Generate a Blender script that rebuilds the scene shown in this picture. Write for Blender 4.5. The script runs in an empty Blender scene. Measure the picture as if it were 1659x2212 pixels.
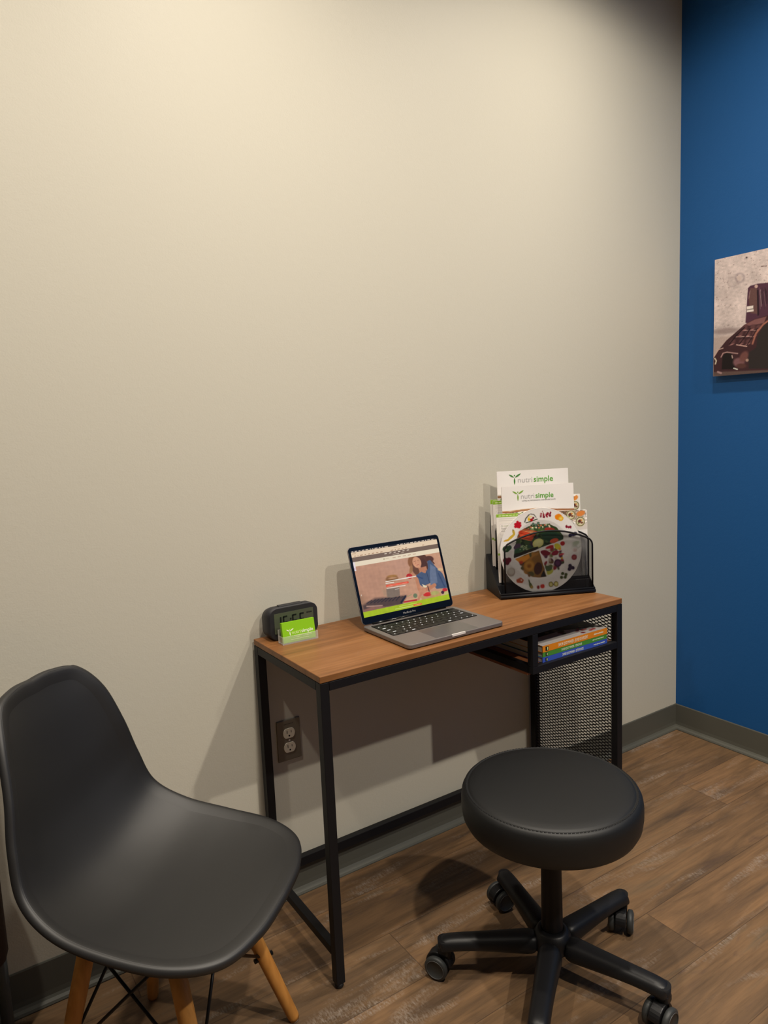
import bpy, bmesh, math, random
from mathutils.bvhtree import BVHTree
import numpy as np
from mathutils import Vector, Matrix
random.seed(7)
PI = math.pi
SC = bpy.context.scene
COL = SC.collection

# ------------------------------------------------------------------ camera
F_PX, YAW, PITCH, ROLL = 1546.1, .5770, .1276, -.0436
CAM = Vector((-.6838, -1.7033, 1.2954))
fw = Vector((math.sin(YAW)*math.cos(PITCH), math.cos(YAW)*math.cos(PITCH), -math.sin(PITCH)))
rt0 = Vector((math.cos(YAW), -math.sin(YAW), 0)); up0 = rt0.cross(fw)
rt = rt0*math.cos(ROLL) + up0*math.sin(ROLL); up = -rt0*math.sin(ROLL) + up0*math.cos(ROLL)
cd = bpy.data.cameras.new('camera'); cam = bpy.data.objects.new('camera', cd); COL.objects.link(cam)
cd.sensor_fit = 'HORIZONTAL'; cd.sensor_width = 36; cd.lens = 36*F_PX/1659; cd.clip_start = .02
m = Matrix((rt, up, -fw)).transposed().to_4x4(); m.translation = CAM
cam.matrix_world = m
SC.camera = cam

# ------------------------------------------------------------------ world, exposure, lamps
SC.view_settings.view_transform = 'Standard'; SC.view_settings.look = 'None'
SC.view_settings.gamma = 1; SC.view_settings.use_curve_mapping = False
SC.view_settings.exposure = 0.0
w = bpy.data.worlds.new('world'); SC.world = w; w.use_nodes = True
w.node_tree.nodes['Background'].inputs[0].default_value = (.9, .85, .8, 1)
w.node_tree.nodes['Background'].inputs[1].default_value = .02
CEIL = 2.80
LAMPS = [   # x, y, watts
    (1.10, -.62, 80),
    (.02, -.62, 76),
    (-1.04, -.62, 84),
    (1.06, -2.50, 245),
    (.06, -1.92, 185),
]
LAMP_COL = (1, .905, .775)
LAMP_SIZE = .035
BEAM_POW = 1.2
BEAM_CUT = (.02, .40)     # cosines where the beam starts and is full

# ------------------------------------------------------------------ helpers
def lin(c): return c/12.92 if c <= .04045 else ((c+.055)/1.055)**2.4
def rgb(r, g, b, a=1): return (lin(r/255), lin(g/255), lin(b/255), a)

def tag(o, label=None, cat=None, group=None, kind=None):
    if label: o['label'] = label
    if cat: o['category'] = cat
    if group: o['group'] = group
    if kind: o['kind'] = kind
    return o

def thing(name, label, cat, loc=(0, 0, 0), rz=0, group=None):
    o = bpy.data.objects.new(name, None); COL.objects.link(o)
    o.empty_display_size = .05
    o.location = loc; o.rotation_euler = (0, 0, rz)
    return tag(o, label, cat, group)

def obj(name, bm, mat, parent=None, smooth=False, loc=None, rot=None, bevel=0, subsurf=0, label=None):
    me = bpy.data.meshes.new(name)
    if isinstance(bm, bmesh.types.BMesh):
        bmesh.ops.recalc_face_normals(bm, faces=bm.faces[:])
        bm.to_mesh(me); bm.free()
    else:
        me = bm; me.name = name
    if smooth:
        for p in me.polygons: p.use_smooth = True
    mats = mat if isinstance(mat, (list, tuple)) else [mat]
    for x in mats: me.materials.append(x)
    o = bpy.data.objects.new(name, me); COL.objects.link(o)
    if parent: o.parent = parent
    if loc is not None: o.location = loc
    if rot is not None: o.rotation_euler = rot
    if bevel:
        b = o.modifiers.new('bevel', 'BEVEL'); b.width = bevel; b.segments = 2; b.limit_method = 'ANGLE'; b.angle_limit = .6
    if subsurf:
        s = o.modifiers.new('sub', 'SUBSURF'); s.levels = subsurf; s.render_levels = subsurf
    if label: o['label'] = label
    return o

def BM(): return bmesh.new()

def box(bm, x0, x1, y0, y1, z0, z1, mi=0):
    vs = [bm.verts.new((x, y, z)) for z in (z0, z1) for y in (y0, y1) for x in (x0, x1)]
    for f in ((0, 2, 3, 1), (4, 5, 7, 6), (0, 1, 5, 4), (2, 6, 7, 3), (0, 4, 6, 2), (1, 3, 7, 5)):
        fc = bm.faces.new([vs[i] for i in f]); fc.material_index = mi
    return vs

def rbox(bm, x0, x1, y0, y1, z0, z1, r, seg=3, mi=0):
    n = len(bm.verts)
    b2 = bmesh.new(); box(b2, x0, x1, y0, y1, z0, z1)
    bmesh.ops.bevel(b2, geom=b2.edges[:], offset=r, segments=seg, affect='EDGES', profile=.5)
    for f in b2.faces: f.material_index = mi
    me = bpy.data.meshes.new('t'); b2.to_mesh(me); b2.free(); bm.from_mesh(me); bpy.data.meshes.remove(me)

def prism(bm, pts, z0, z1, axis='z', mi=0):
    """extrude a 2D outline; axis z: (x,y)->xy ; axis y: (x,z) extruded along y ; axis x: (y,z) along x"""
    def P(p, t):
        if axis == 'z': return (p[0], p[1], t)
        if axis == 'y': return (p[0], t, p[1])
        return (t, p[0], p[1])
    a = [bm.verts.new(P(p, z0)) for p in pts]; b = [bm.verts.new(P(p, z1)) for p in pts]
    n = len(pts); fs = [bm.faces.new(a[::-1]), bm.faces.new(b)]
    for i in range(n): fs.append(bm.faces.new((a[i], a[(i+1) % n], b[(i+1) % n], b[i])))
    for f in fs: f.material_index = mi

def rrect(x0, x1, y0, y1, r, n=6):
    out = []
    for cx, cy, a0 in ((x1-r, y1-r, 0), (x0+r, y1-r, 90), (x0+r, y0+r, 180), (x1-r, y0+r, 270)):
        for k in range(n+1):
            a = math.radians(a0+90*k/n); out.append((cx+r*math.cos(a), cy+r*math.sin(a)))
    return out

def lathe(bm, prof, n=48, c=(0, 0), mi=0):
    rings = []
    for r, z in prof:
        if r < 1e-6: rings.append([bm.verts.new((c[0], c[1], z))])
        else: rings.append([bm.verts.new((c[0]+r*math.cos(2*PI*k/n), c[1]+r*math.sin(2*PI*k/n), z)) for k in range(n)])
    for a, b in zip(rings, rings[1:]):
        for k in range(n):
            k2 = (k+1) % n
            if len(a) == 1 and len(b) == 1: break
            if len(a) == 1: f = bm.faces.new((a[0], b[k], b[k2]))
            elif len(b) == 1: f = bm.faces.new((a[k], b[0], a[k2]))
            else: f = bm.faces.new((a[k], b[k], b[k2], a[k2]))
            f.material_index = mi; f.smooth = True

def tube(bm, pts, r, n=10, mi=0, closed=False):
    pts = [Vector(p) for p in pts]; N = len(pts)
    rr = r if isinstance(r, (list, tuple)) else [r]*N
    rings = []; pu = None
    for i, p in enumerate(pts):
        if closed: t = (pts[(i+1) % N]-pts[i-1]).normalized()
        else: t = (pts[min(i+1, N-1)]-pts[max(i-1, 0)]).normalized()
        if pu is None:
            a = Vector((0, 0, 1)) if abs(t.z) < .9 else Vector((1, 0, 0))
            u = t.cross(a).normalized()
        else:
            u = (pu - t*pu.dot(t)).normalized()
        pu = u; v = t.cross(u)
        rings.append([bm.verts.new(p+(u*math.cos(2*PI*k/n)+v*math.sin(2*PI*k/n))*rr[i]) for k in range(n)])
    pairs = list(zip(rings, rings[1:])) + ([(rings[-1], rings[0])] if closed else [])
    for a, b in pairs:
        for k in range(n):
            f = bm.faces.new((a[k], a[(k+1) % n], b[(k+1) % n], b[k])); f.smooth = True; f.material_index = mi
    if not closed:
        for e in (rings[0][::-1], rings[-1]):
            f = bm.faces.new(e); f.material_index = mi

def crom(P, n=6, closed=False):
    P = [Vector(p) for p in P]; N = len(P); out = []
    for i in range(N if closed else N-1):
        if closed: a, b, c, d = P[i-1], P[i], P[(i+1) % N], P[(i+2) % N]
        else: a, b, c, d = P[max(i-1, 0)], P[i], P[i+1], P[min(i+2, N-1)]
        for k in range(n):
            t = k/n; out.append(.5*((2*b)+(c-a)*t+(2*a-5*b+4*c-d)*t*t+(3*b-3*c+d-a)*t**3))
    if not closed: out.append(P[-1])
    return out

# ------------------------------------------------------------------ materials
def mat(name, col, rough=.5, metal=0, spec=.5, emis=None, es=1, trans=0, bump=None, ior=1.45, coat=0):
    m = bpy.data.materials.new(name); m.use_nodes = True
    nt = m.node_tree; b = nt.nodes['Principled BSDF']
    b.inputs['Base Color'].default_value = col if len(col) == 4 else (*col, 1)
    b.inputs['Roughness'].default_value = rough; b.inputs['Metallic'].default_value = metal
    b.inputs['Specular IOR Level'].default_value = spec; b.inputs['IOR'].default_value = ior
    b.inputs['Transmission Weight'].default_value = trans; b.inputs['Coat Weight'].default_value = coat
    if emis: b.inputs['Emission Color'].default_value = emis; b.inputs['Emission Strength'].default_value = es
    if bump:
        sc, st, dist = bump
        tc = nt.nodes.new('ShaderNodeTexCoord'); n = nt.nodes.new('ShaderNodeTexNoise'); n.inputs['Scale'].default_value = sc
        n.inputs['Detail'].default_value = 4
        bp = nt.nodes.new('ShaderNodeBump'); bp.inputs['Strength'].default_value = st; bp.inputs['Distance'].default_value = dist
        nt.links.new(tc.outputs['Object'], n.inputs['Vector']); nt.links.new(n.outputs['Fac'], bp.inputs['Height'])
        nt.links.new(bp.outputs['Normal'], b.inputs['Normal'])
    return m

def vmat(name, rough=.5, emission=0, spec=.5):
    m = bpy.data.materials.new(name); m.use_nodes = True; nt = m.node_tree; b = nt.nodes['Principled BSDF']
    a = nt.nodes.new('ShaderNodeAttribute'); a.attribute_name = 'Col'
    b.inputs['Roughness'].default_value = rough; b.inputs['Specular IOR Level'].default_value = spec
    if emission:
        nt.links.new(a.outputs['Color'], b.inputs['Emission Color']); b.inputs['Emission Strength'].default_value = emission
        b.inputs['Base Color'].default_value = (.01, .01, .01, 1)
    else:
        nt.links.new(a.outputs['Color'], b.inputs['Base Color'])
    return m

def N(nt, t, **kw):
    n = nt.nodes.new(t)
    for k, v in kw.items():
        if k in n.inputs: n.inputs[k].default_value = v
        else: setattr(n, k, v)
    return n

def ramp(nt, stops):
    r = nt.nodes.new('ShaderNodeValToRGB'); e = r.color_ramp.elements
    while len(e) < len(stops): e.new(.5)
    for x, (p, c) in zip(e, stops): x.position = p; x.color = c
    return r

def wall_mat(name, col):
    m = mat(name, col, rough=.55, spec=.35); nt = m.node_tree; b = nt.nodes['Principled BSDF']; L = nt.links.new
    tc = N(nt, 'ShaderNodeTexCoord')
    n1 = N(nt, 'ShaderNodeTexNoise', Scale=260.0, Detail=3.0); n2 = N(nt, 'ShaderNodeTexNoise', Scale=70.0, Detail=2.0)
    ad = N(nt, 'ShaderNodeMath', operation='ADD'); bp = N(nt, 'ShaderNodeBump', Strength=.22, Distance=.0012)
    L(tc.outputs['Object'], n1.inputs['Vector']); L(tc.outputs['Object'], n2.inputs['Vector'])
    L(n1.outputs['Fac'], ad.inputs[0]); L(n2.outputs['Fac'], ad.inputs[1]); L(ad.outputs[0], bp.inputs['Height']); L(bp.outputs['Normal'], b.inputs['Normal'])
    return m

def floor_mat():
    m = mat('plank_floor', (.2, .12, .07), rough=.5, spec=.4); nt = m.node_tree; b = nt.nodes['Principled BSDF']; L = nt.links.new
    tc = N(nt, 'ShaderNodeTexCoord'); sep = N(nt, 'ShaderNodeSeparateXYZ'); L(tc.outputs['Object'], sep.inputs[0])
    def math_(op, a, bb=None, c=None):
        n = N(nt, 'ShaderNodeMath', operation=op)
        for i, v in enumerate((a, bb, c)):
            if v is None: continue
            if isinstance(v, (int, float)): n.inputs[i].default_value = v
            else: L(v, n.inputs[i])
        return n.outputs[0]
    PW, PL = .169, 1.22
    # row index from y (seam at y=-.284), end seams staggered
    yy = math_('DIVIDE', math_('ADD', sep.outputs['Y'], .284), PW)
    row = math_('FLOOR', yy); fy = math_('FRACT', yy)
    off = math_('MULTIPLY', row, .356)     # rows -1 -> joint at x=.20 ; -3 -> .776
    xx = math_('DIVIDE', math_('ADD', sep.outputs['X'], math_('ADD', math_('MULTIPLY', row, .288), .088)), PL)
    colx = math_('FLOOR', xx); fx = math_('FRACT', xx)
    comb = N(nt, 'ShaderNodeCombineXYZ'); L(row, comb.inputs[0]); L(colx, comb.inputs[1])
    wn = N(nt, 'ShaderNodeTexWhiteNoise'); L(comb.outputs[0], wn.inputs['Vector'])
    # seams
    ey = math_('MINIMUM', fy, math_('SUBTRACT', 1.0, fy)); ex = math_('MINIMUM', fx, math_('SUBTRACT', 1.0, fx))
    sy = math_('LESS_THAN', ey, .006); sx = math_('LESS_THAN', ex, .0009); seam = math_('MAXIMUM', sy, sx)
    # grain coordinates: shift each plank
    shift = N(nt, 'ShaderNodeVectorMath', operation='SCALE'); L(wn.outputs['Color'], shift.inputs[0]); shift.inputs['Scale'].default_value = 9.0
    ad = N(nt, 'ShaderNodeVectorMath', operation='ADD'); L(tc.outputs['Object'], ad.inputs[0]); L(shift.outputs[0], ad.inputs[1])
    def mp(s):
        q = N(nt, 'ShaderNodeMapping'); q.inputs['Scale'].default_value = s; L(ad.outputs[0], q.inputs['Vector']); return q.outputs[0]
    def noise(v, sc, det=5.0, dist=0.0, rough=.55):
        n = N(nt, 'ShaderNodeTexNoise', Scale=sc, Detail=det, Distortion=dist, Roughness=rough); L(v, n.inputs['Vector']); return n.outputs['Fac']
    g1 = noise(mp((1.0, 5.5, 1)), 2.0, 6.0, 1.3)       # broad figure
    g2 = noise(mp((3, 60, 1)), 2.0, 6.0, .3, .7)      # fine streaks
    g3 = noise(mp((1.2, 6, 1)), 2.6, 4.0, .8)       # worn pale patches
    g4 = noise(mp((40, 14, 1)), 6.0, 4.0, .4, .7)      # scratches in worn patches
    base = ramp(nt, [(.25, rgb(76, 61, 49)), (.42, rgb(102, 80, 59)), (.58, rgb(120, 93, 67)), (.75, rgb(99, 85, 68))]); L(g1, base.inputs[0])
    fine = ramp(nt, [(.3, (.72, .72, .72, 1)), (.55, (1, 1, 1, 1)), (.75, (1.1, 1.08, 1.06, 1))]); L(g2, fine.inputs[0])
    mul = N(nt, 'ShaderNodeMix', data_type='RGBA', blend_type='MULTIPLY'); mul.inputs[0].default_value = 1
    L(base.outputs[0], mul.inputs[6]); L(fine.outputs[0], mul.inputs[7])
    tint = N(nt, 'ShaderNodeMix', data_type='RGBA', blend_type='MULTIPLY'); tint.inputs[0].default_value = 1
    tr = ramp(nt, [(0, (.94, .95, .93, 1)), (1, (1.36, 1.31, 1.22, 1))]); L(wn.outputs['Value'], tr.inputs[0])
    L(mul.outputs[2], tint.inputs[6]); L(tr.outputs[0], tint.inputs[7])
    # worn pale fibres
    wr = ramp(nt, [(.56, (0, 0, 0, 1)), (.7, (1, 1, 1, 1))]); L(g3, wr.inputs[0])
    sr = ramp(nt, [(.42, (0, 0, 0, 1)), (.66, (1, 1, 1, 1))]); L(g4, sr.inputs[0])
    wm = math_('MULTIPLY', math_('MULTIPLY', wr.outputs[0], sr.outputs[0]), .6)
    pale = N(nt, 'ShaderNodeMix', data_type='RGBA'); L(wm, pale.inputs[0]); L(tint.outputs[2], pale.inputs[6]); pale.inputs[7].default_value = rgb(164, 153, 142)
    # dark knots
    kn = noise(mp((2.2, 7, 1)), 2.4, 3.0, 1.0); kr = ramp(nt, [(.24, (1, 1, 1, 1)), (.36, (0, 0, 0, 1))]); L(kn, kr.inputs[0])
    dk = N(nt, 'ShaderNodeMix', data_type='RGBA'); L(math_('MULTIPLY', kr.outputs[0], .6), dk.inputs[0]); L(pale.outputs[2], dk.inputs[6]); dk.inputs[7].default_value = rgb(78, 62, 56)
    sm = N(nt, 'ShaderNodeMix', data_type='RGBA'); L(math_('MULTIPLY', seam, .55), sm.inputs[0]); L(dk.outputs[2], sm.inputs[6]); sm.inputs[7].default_value = rgb(50, 36, 28)
    L(sm.outputs[2], b.inputs['Base Color'])
    bp = N(nt, 'ShaderNodeBump', Strength=.25, Distance=.001)
    hh = math_('SUBTRACT', math_('ADD', g2, wm), seam); L(hh, bp.inputs['Height']); L(bp.outputs['Normal'], b.inputs['Normal'])
    return m

def wood_mat(name, dark, mid, light, scale=(1.5, 14, 14), rough=.42, axis=None):
    m = mat(name, mid, rough=rough, spec=.4); nt = m.node_tree; b = nt.nodes['Principled BSDF']; L = nt.links.new
    tc = N(nt, 'ShaderNodeTexCoord'); mp = N(nt, 'ShaderNodeMapping'); mp.inputs['Scale'].default_value = scale; L(tc.outputs['Object'], mp.inputs['Vector'])
    n1 = N(nt, 'ShaderNodeTexNoise', Scale=2.0, Detail=6.0, Distortion=1.2); L(mp.outputs[0], n1.inputs['Vector'])
    mp2 = N(nt, 'ShaderNodeMapping'); mp2.inputs['Scale'].default_value = tuple(s*(2 if i == 0 else 8) for i, s in enumerate(scale)); L(tc.outputs['Object'], mp2.inputs['Vector'])
    n2 = N(nt, 'ShaderNodeTexNoise', Scale=1.5, Detail=4.0); L(mp2.outputs[0], n2.inputs['Vector'])
    r = ramp(nt, [(.25, dark), (.5, mid), (.75, light)]); L(n1.outputs['Fac'], r.inputs[0])
    r2 = ramp(nt, [(.3, (.80, .77, .74, 1)), (.7, (1.08, 1.08, 1.08, 1))]); L(n2.outputs['Fac'], r2.inputs[0])
    mx = N(nt, 'ShaderNodeMix', data_type='RGBA', blend_type='MULTIPLY'); mx.inputs[0].default_value = 1
    L(r.outputs[0], mx.inputs[6]); L(r2.outputs[0], mx.inputs[7]); L(mx.outputs[2], b.inputs['Base Color'])
    bp = N(nt, 'ShaderNodeBump', Strength=.08, Distance=.0008); L(n2.outputs['Fac'], bp.inputs['Height']); L(bp.outputs['Normal'], b.inputs['Normal'])
    return m

M = {}
M['wall'] = wall_mat('beige_paint', rgb(202, 198, 184))
M['wall_dark'] = wall_mat('low_bounce_paint', rgb(88, 88, 86))  # made-up dark tone for the unseen walls, cuts bounced fill light
M['blue'] = wall_mat('blue_paint', rgb(22, 82, 142))
M['ceil'] = mat('white_ceiling', rgb(215, 212, 205), .9)
M['floor'] = floor_mat()
M['base'] = mat('grey_vinyl', rgb(86, 86, 79), .5)
M['base_toe'] = mat('grey_vinyl_toe', rgb(86, 86, 79), .35)
M['black'] = mat('black_powder_coat', rgb(17, 17, 21), .5, spec=.35, bump=(900, .15, .0004))
M['top'] = wood_mat('stained_pine', rgb(112, 74, 42), rgb(134, 90, 52), rgb(146, 102, 64), (1.2, 9, 9))
M['shelfwood'] = wood_mat('shelf_pine', rgb(110, 62, 36), rgb(150, 92, 56), rgb(170, 110, 70), (10, 2, 10))
M['rubber'] = mat('black_rubber', rgb(24, 24, 26), .6)
M['plastic'] = mat('chair_plastic', rgb(24, 24, 25), .52, spec=.8, bump=(600, .08, .0003))
M['beech'] = wood_mat('beech', rgb(186, 126, 60), rgb(206, 146, 74), rgb(216, 160, 88), (9, 9, 1.2), .45)
M['wire'] = mat('black_wire', rgb(22, 22, 24), .35, metal=.3)
M['vinyl'] = mat('black_vinyl', rgb(17, 18, 19), .52, spec=.5, bump=(500, .12, .0005))
M['nylon'] = mat('black_nylon', rgb(20, 20, 22), .42, spec=.45, bump=(700, .2, .0004))
M['wheel'] = mat('grey_caster', rgb(48, 50, 50), .5)
M['trimring'] = mat('caster_ring', rgb(74, 74, 74), .35)
M['alu'] = mat('space_grey_aluminium', rgb(128, 122, 120), .42, metal=.55)
M['alu_light'] = mat('pale_aluminium_and_glint', rgb(225, 222, 220), .3, metal=.1)  # pale, barely metallic: paints the laptop notch's reflection; also the outlet screw
M['glassblack'] = mat('black_glass', rgb(10, 10, 12), .12, spec=.5)
M['key'] = mat('black_key', rgb(20, 20, 22), .5)
M['legend'] = mat('lit_key_legend', rgb(220, 225, 235), .5, emis=(.8, .88, 1, 1), es=.35)
M['clock'] = mat('black_clock_plastic', rgb(36, 36, 40), .55, bump=(800, .1, .0003))
M['lcd'] = mat('lcd_glass', rgb(78, 84, 68), .3, spec=.5)
M['lcd_dig'] = mat('lcd_digit', rgb(18, 20, 18), .5)
M['acrylic'] = mat('clear_acrylic', (.95, .96, .97), .04, trans=1, ior=1.3)
_b = M['acrylic'].node_tree.nodes['Principled BSDF']; _b.inputs['Transmission Weight'].default_value = 0; _b.inputs['Alpha'].default_value = .22; _b.inputs['Base Color'].default_value = (.75, .73, .7, 1)
M['green'] = mat('green_card', rgb(136, 196, 20), .5)
M['white'] = mat('white_paper', rgb(232, 228, 226), .6)
M['whiteprint'] = mat('white_print', rgb(240, 245, 225), .5)
M['paleprint'] = mat('pale_green_print', rgb(216, 236, 160), .5)
M['greenprint'] = mat('green_print', rgb(92, 160, 50), .5)
M['darkgreen'] = mat('dark_green_print', rgb(70, 130, 60), .5)
M['greyprint'] = mat('grey_print', rgb(150, 148, 148), .5)
M['greyline'] = mat('light_grey_print', rgb(196, 192, 190), .5)
M['leafgreen'] = mat('leaf_green_print', rgb(124, 164, 56), .5)
M['greyline2'] = mat('mid_grey_print', rgb(172, 170, 170), .5)
M['darkprint'] = mat('dark_print', rgb(70, 68, 66), .5)
M['porcelain'] = mat('porcelain', rgb(228, 226, 224), .18, spec=.5)
M['vprint'] = vmat('printed_surface', .5)
M['vglaze'] = vmat('printed_glaze', .15, spec=.5)
M['vscreen'] = vmat('lit_screen', .15, emission=.78)
M['vcanvas'] = vmat('printed_canvas', .8, spec=.2)
M['steel'] = mat('brushed_steel_plate', rgb(124, 118, 106), .4, metal=.25)
M['ivory'] = mat('ivory_plastic', rgb(236, 228, 208), .4)
M['hole'] = mat('dark_slot', rgb(12, 10, 10), .8)
M['orange'] = mat('orange_cover', rgb(232, 140, 26), .35)
M['bgreen'] = mat('green_cover', rgb(78, 148, 56), .35)
M['bblue'] = mat('blue_cover', rgb(62, 92, 196), .35)
M['pages'] = mat('book_pages', rgb(206, 202, 192), .8)
M['mauve'] = mat('brown_upholstery', rgb(66, 52, 44), .8, bump=(300, .3, .001))
M['greymetal'] = mat('grey_metal', rgb(90, 98, 100), .5, metal=.2)
M['lampglow'] = mat('lamp_lens', (1, .95, .85), .5, emis=(1, .9, .76, 1), es=2)

# ------------------------------------------------------------------ painting on vertices
class Paint:
    """colours a list of 2D points; shapes are drawn in whatever coordinates the points are given in"""
    def __init__(s, P, bg): s.P = np.asarray(P, float); s.C = np.tile(np.array(bg, float)/255, (len(s.P), 1))
    def put(s, a, col):
        a = np.clip(a, 0, 1)[:, None]; s.C = s.C*(1-a)+np.array(col, float)/255*a
    def ell(s, cx, cy, rx, ry, col, rot=0, soft=2, al=1):
        c, n = math.cos(math.radians(rot)), math.sin(math.radians(rot)); x = s.P[:, 0]-cx; y = s.P[:, 1]-cy
        u = (x*c+y*n)/rx; v = (-x*n+y*c)/ry; d = (np.sqrt(u*u+v*v)-1)*min(rx, ry)
        s.put(al*(.5-d/soft), col)
    def ring(s, cx, cy, r, w, col, soft=2, al=1):
        d = np.abs(np.hypot(s.P[:, 0]-cx, s.P[:, 1]-cy)-r)-w/2; s.put(al*(.5-d/soft), col)
    def poly(s, pts, col, soft=2, al=1):
        pts = np.array(pts, float); x, y = s.P[:, 0], s.P[:, 1]; ins = np.zeros(len(x), bool); dist = np.full(len(x), 1e9)
        for i in range(len(pts)):
            a, b = pts[i-1], pts[i]
            with np.errstate(divide='ignore', invalid='ignore'):
                c = ((a[1] > y) != (b[1] > y)) & (x < (b[0]-a[0])*(y-a[1])/(b[1]-a[1]+1e-12)+a[0])
            ins ^= c
            ab = b-a; t = np.clip(((x-a[0])*ab[0]+(y-a[1])*ab[1])/(ab@ab+1e-12), 0, 1)
            dist = np.minimum(dist, np.hypot(x-a[0]-t*ab[0], y-a[1]-t*ab[1]))
        sd = np.where(ins, -dist, dist); s.put(al*(.5-sd/soft), col)
    def line(s, pts, w, col, soft=2, al=1):
        x, y = s.P[:, 0], s.P[:, 1]; dist = np.full(len(x), 1e9)
        for a, b in zip(pts, pts[1:]):
            a = np.array(a, float); b = np.array(b, float); ab = b-a
            t = np.clip(((x-a[0])*ab[0]+(y-a[1])*ab[1])/(ab@ab+1e-12), 0, 1)
            dist = np.minimum(dist, np.hypot(x-a[0]-t*ab[0], y-a[1]-t*ab[1]))
        s.put(al*(.5-(dist-w/2)/soft), col)
    def mottle(s, scale, amt, seed=0, mask=None):
        r = np.random.RandomState(seed); v = np.zeros(len(s.P))
        for k in range(14):
            a = r.rand()*6.28; f = (6.28/scale)*(.5+1.5*r.rand()); v += np.sin(s.P[:, 0]*math.cos(a)*f+s.P[:, 1]*math.sin(a)*f+r.rand()*6.28)
        v = v/3.7*amt
        if mask is not None: v = v*mask
        s.C = np.clip(s.C*(1+v[:, None]), 0, 1)
    def grain(s, amt, seed=0):
        r = np.random.RandomState(seed); s.C = np.clip(s.C*(1+amt*(r.rand(len(s.P))[:, None]-.5)), 0, 1)
    def apply(s, me):
        a = me.color_attributes.new('Col', 'FLOAT_COLOR', 'POINT')
        c = np.clip(s.C, 0, 1); l = np.where(c <= .04045, c/12.92, ((c+.055)/1.055)**2.4)
        a.data.foreach_set('color', np.hstack([l, np.ones((len(l), 1))]).ravel())

def homog(src, dst):
    A = []
    for (x, y), (u, v) in zip(src, dst):
        A.append([x, y, 1, 0, 0, 0, -u*x, -u*y]); A.append([0, 0, 0, x, y, 1, -v*x, -v*y])
    h = np.linalg.solve(np.array(A, float), np.array([c for p in dst for c in p], float)); return np.append(h, 1).reshape(3, 3)
def happly(H, P):
    P = np.asarray(P, float); q = np.hstack([P, np.ones((len(P), 1))])@H.T; return q[:, :2]/q[:, 2:]

def grid_mesh(name, w, h, nx, ny, fn):
    """rectangular sheet; fn(u,v) -> xyz for arrays u,v in 0..1 ; returns mesh and uv points"""
    u, v = np.meshgrid(np.linspace(0, 1, nx+1), np.linspace(0, 1, ny+1)); u = u.ravel(); v = v.ravel()
    co = fn(u, v); i = np.arange(nx*ny); r = i//nx; c = i % nx; a = r*(nx+1)+c
    faces = np.stack([a, a+1, a+nx+2, a+nx+1], 1)
    me = bpy.data.meshes.new(name); me.from_pydata(co.tolist(), [], faces.tolist()); me.update()
    return me, np.stack([u, v], 1)

def text_mesh(body, size, depth=.0002, bold=0, align='LEFT', squeeze=1):
    cu = bpy.data.curves.new('t', 'FONT'); cu.body = body; cu.size = size; cu.extrude = depth; cu.offset = bold; cu.align_x = align
    cu.resolution_u = 3
    o = bpy.data.objects.new('t', cu); COL.objects.link(o)
    dg = bpy.context.evaluated_depsgraph_get(); me = bpy.data.meshes.new_from_object(o.evaluated_get(dg))
    bpy.data.objects.remove(o); bpy.data.curves.remove(cu)
    me.materials.clear()
    if squeeze != 1:
        for v in me.vertices: v.co.x *= squeeze
    return me

def put(o, mw):
    o.matrix_local = mw; return o
def frame(origin, xdir, ydir):
    x = Vector(xdir).normalized(); y = Vector(ydir).normalized(); z = x.cross(y)
    mm = Matrix((x, y, z)).transposed().to_4x4(); mm.translation = Vector(origin); return mm

def leaf(bm, x0, y0, x1, y1, wd, d=.0002, n=10):
    a = Vector((x0, y0)); b = Vector((x1, y1)); t = b-a; nn = Vector((-t.y, t.x)).normalized(); pts = []
    for k in range(n+1): s = k/n; pts.append(a+t*s+nn*wd*math.sin(PI*s)**.8)
    for k in range(n-1, 0, -1): s = k/n; pts.append(a+t*s-nn*wd*math.sin(PI*s)**.8)
    prism(bm, [(p.x, p.y) for p in pts], -d, d)

def company_logo(parent, origin, xd, yd, w, mfig, mthin, mbold, tagline=None):
    """leaf figure and the word nutrisimple, w = total width"""
    F = frame(origin, xd, yd); k = w
    bm = BM()
    leaf(bm, .115*k, .155*k, 0, .225*k, .016*k); leaf(bm, .135*k, .155*k, .27*k, .235*k, .018*k)
    leaf(bm, .125*k, .15*k, .125*k, -.005*k, .017*k)
    prism(bm, [(.127*k+.016*k*math.cos(a), .198*k+.016*k*math.sin(a)) for a in np.linspace(0, 2*PI, 12)[:-1]], -.0002, .0002)
    put(obj('logo', bm, mfig, parent), F)
    def fit(body, x, wid, bold, name, mt, y=.04):
        me = text_mesh(body, .15*k, bold=bold*k)
        xs = [v.co.x for v in me.vertices]; s = wid*k/(max(xs)-min(xs)); x0 = min(xs)
        for v in me.vertices: v.co.x = (v.co.x-x0)*s+x*k; v.co.y = v.co.y*1.15+y*k
        put(obj(name, me, mt, parent), F)
    fit('nutri', .2, .325, -.001 if mthin.name != 'pale_green_print' else .0008, 'lettering', mthin)
    fit('simple', .555, .44, .0016, 'lettering', mbold)
    if tagline:
        me = text_mesh(tagline, .04*k); xs = [v.co.x for v in me.vertices]; s = .82*k/(max(xs)-min(xs))
        for v in me.vertices: v.co.x = v.co.x*s+.22*k; v.co.y -= .025*k
        put(obj('tagline', me, M['greyprint'] if tagline.isupper() else mthin, parent), F)

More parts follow.
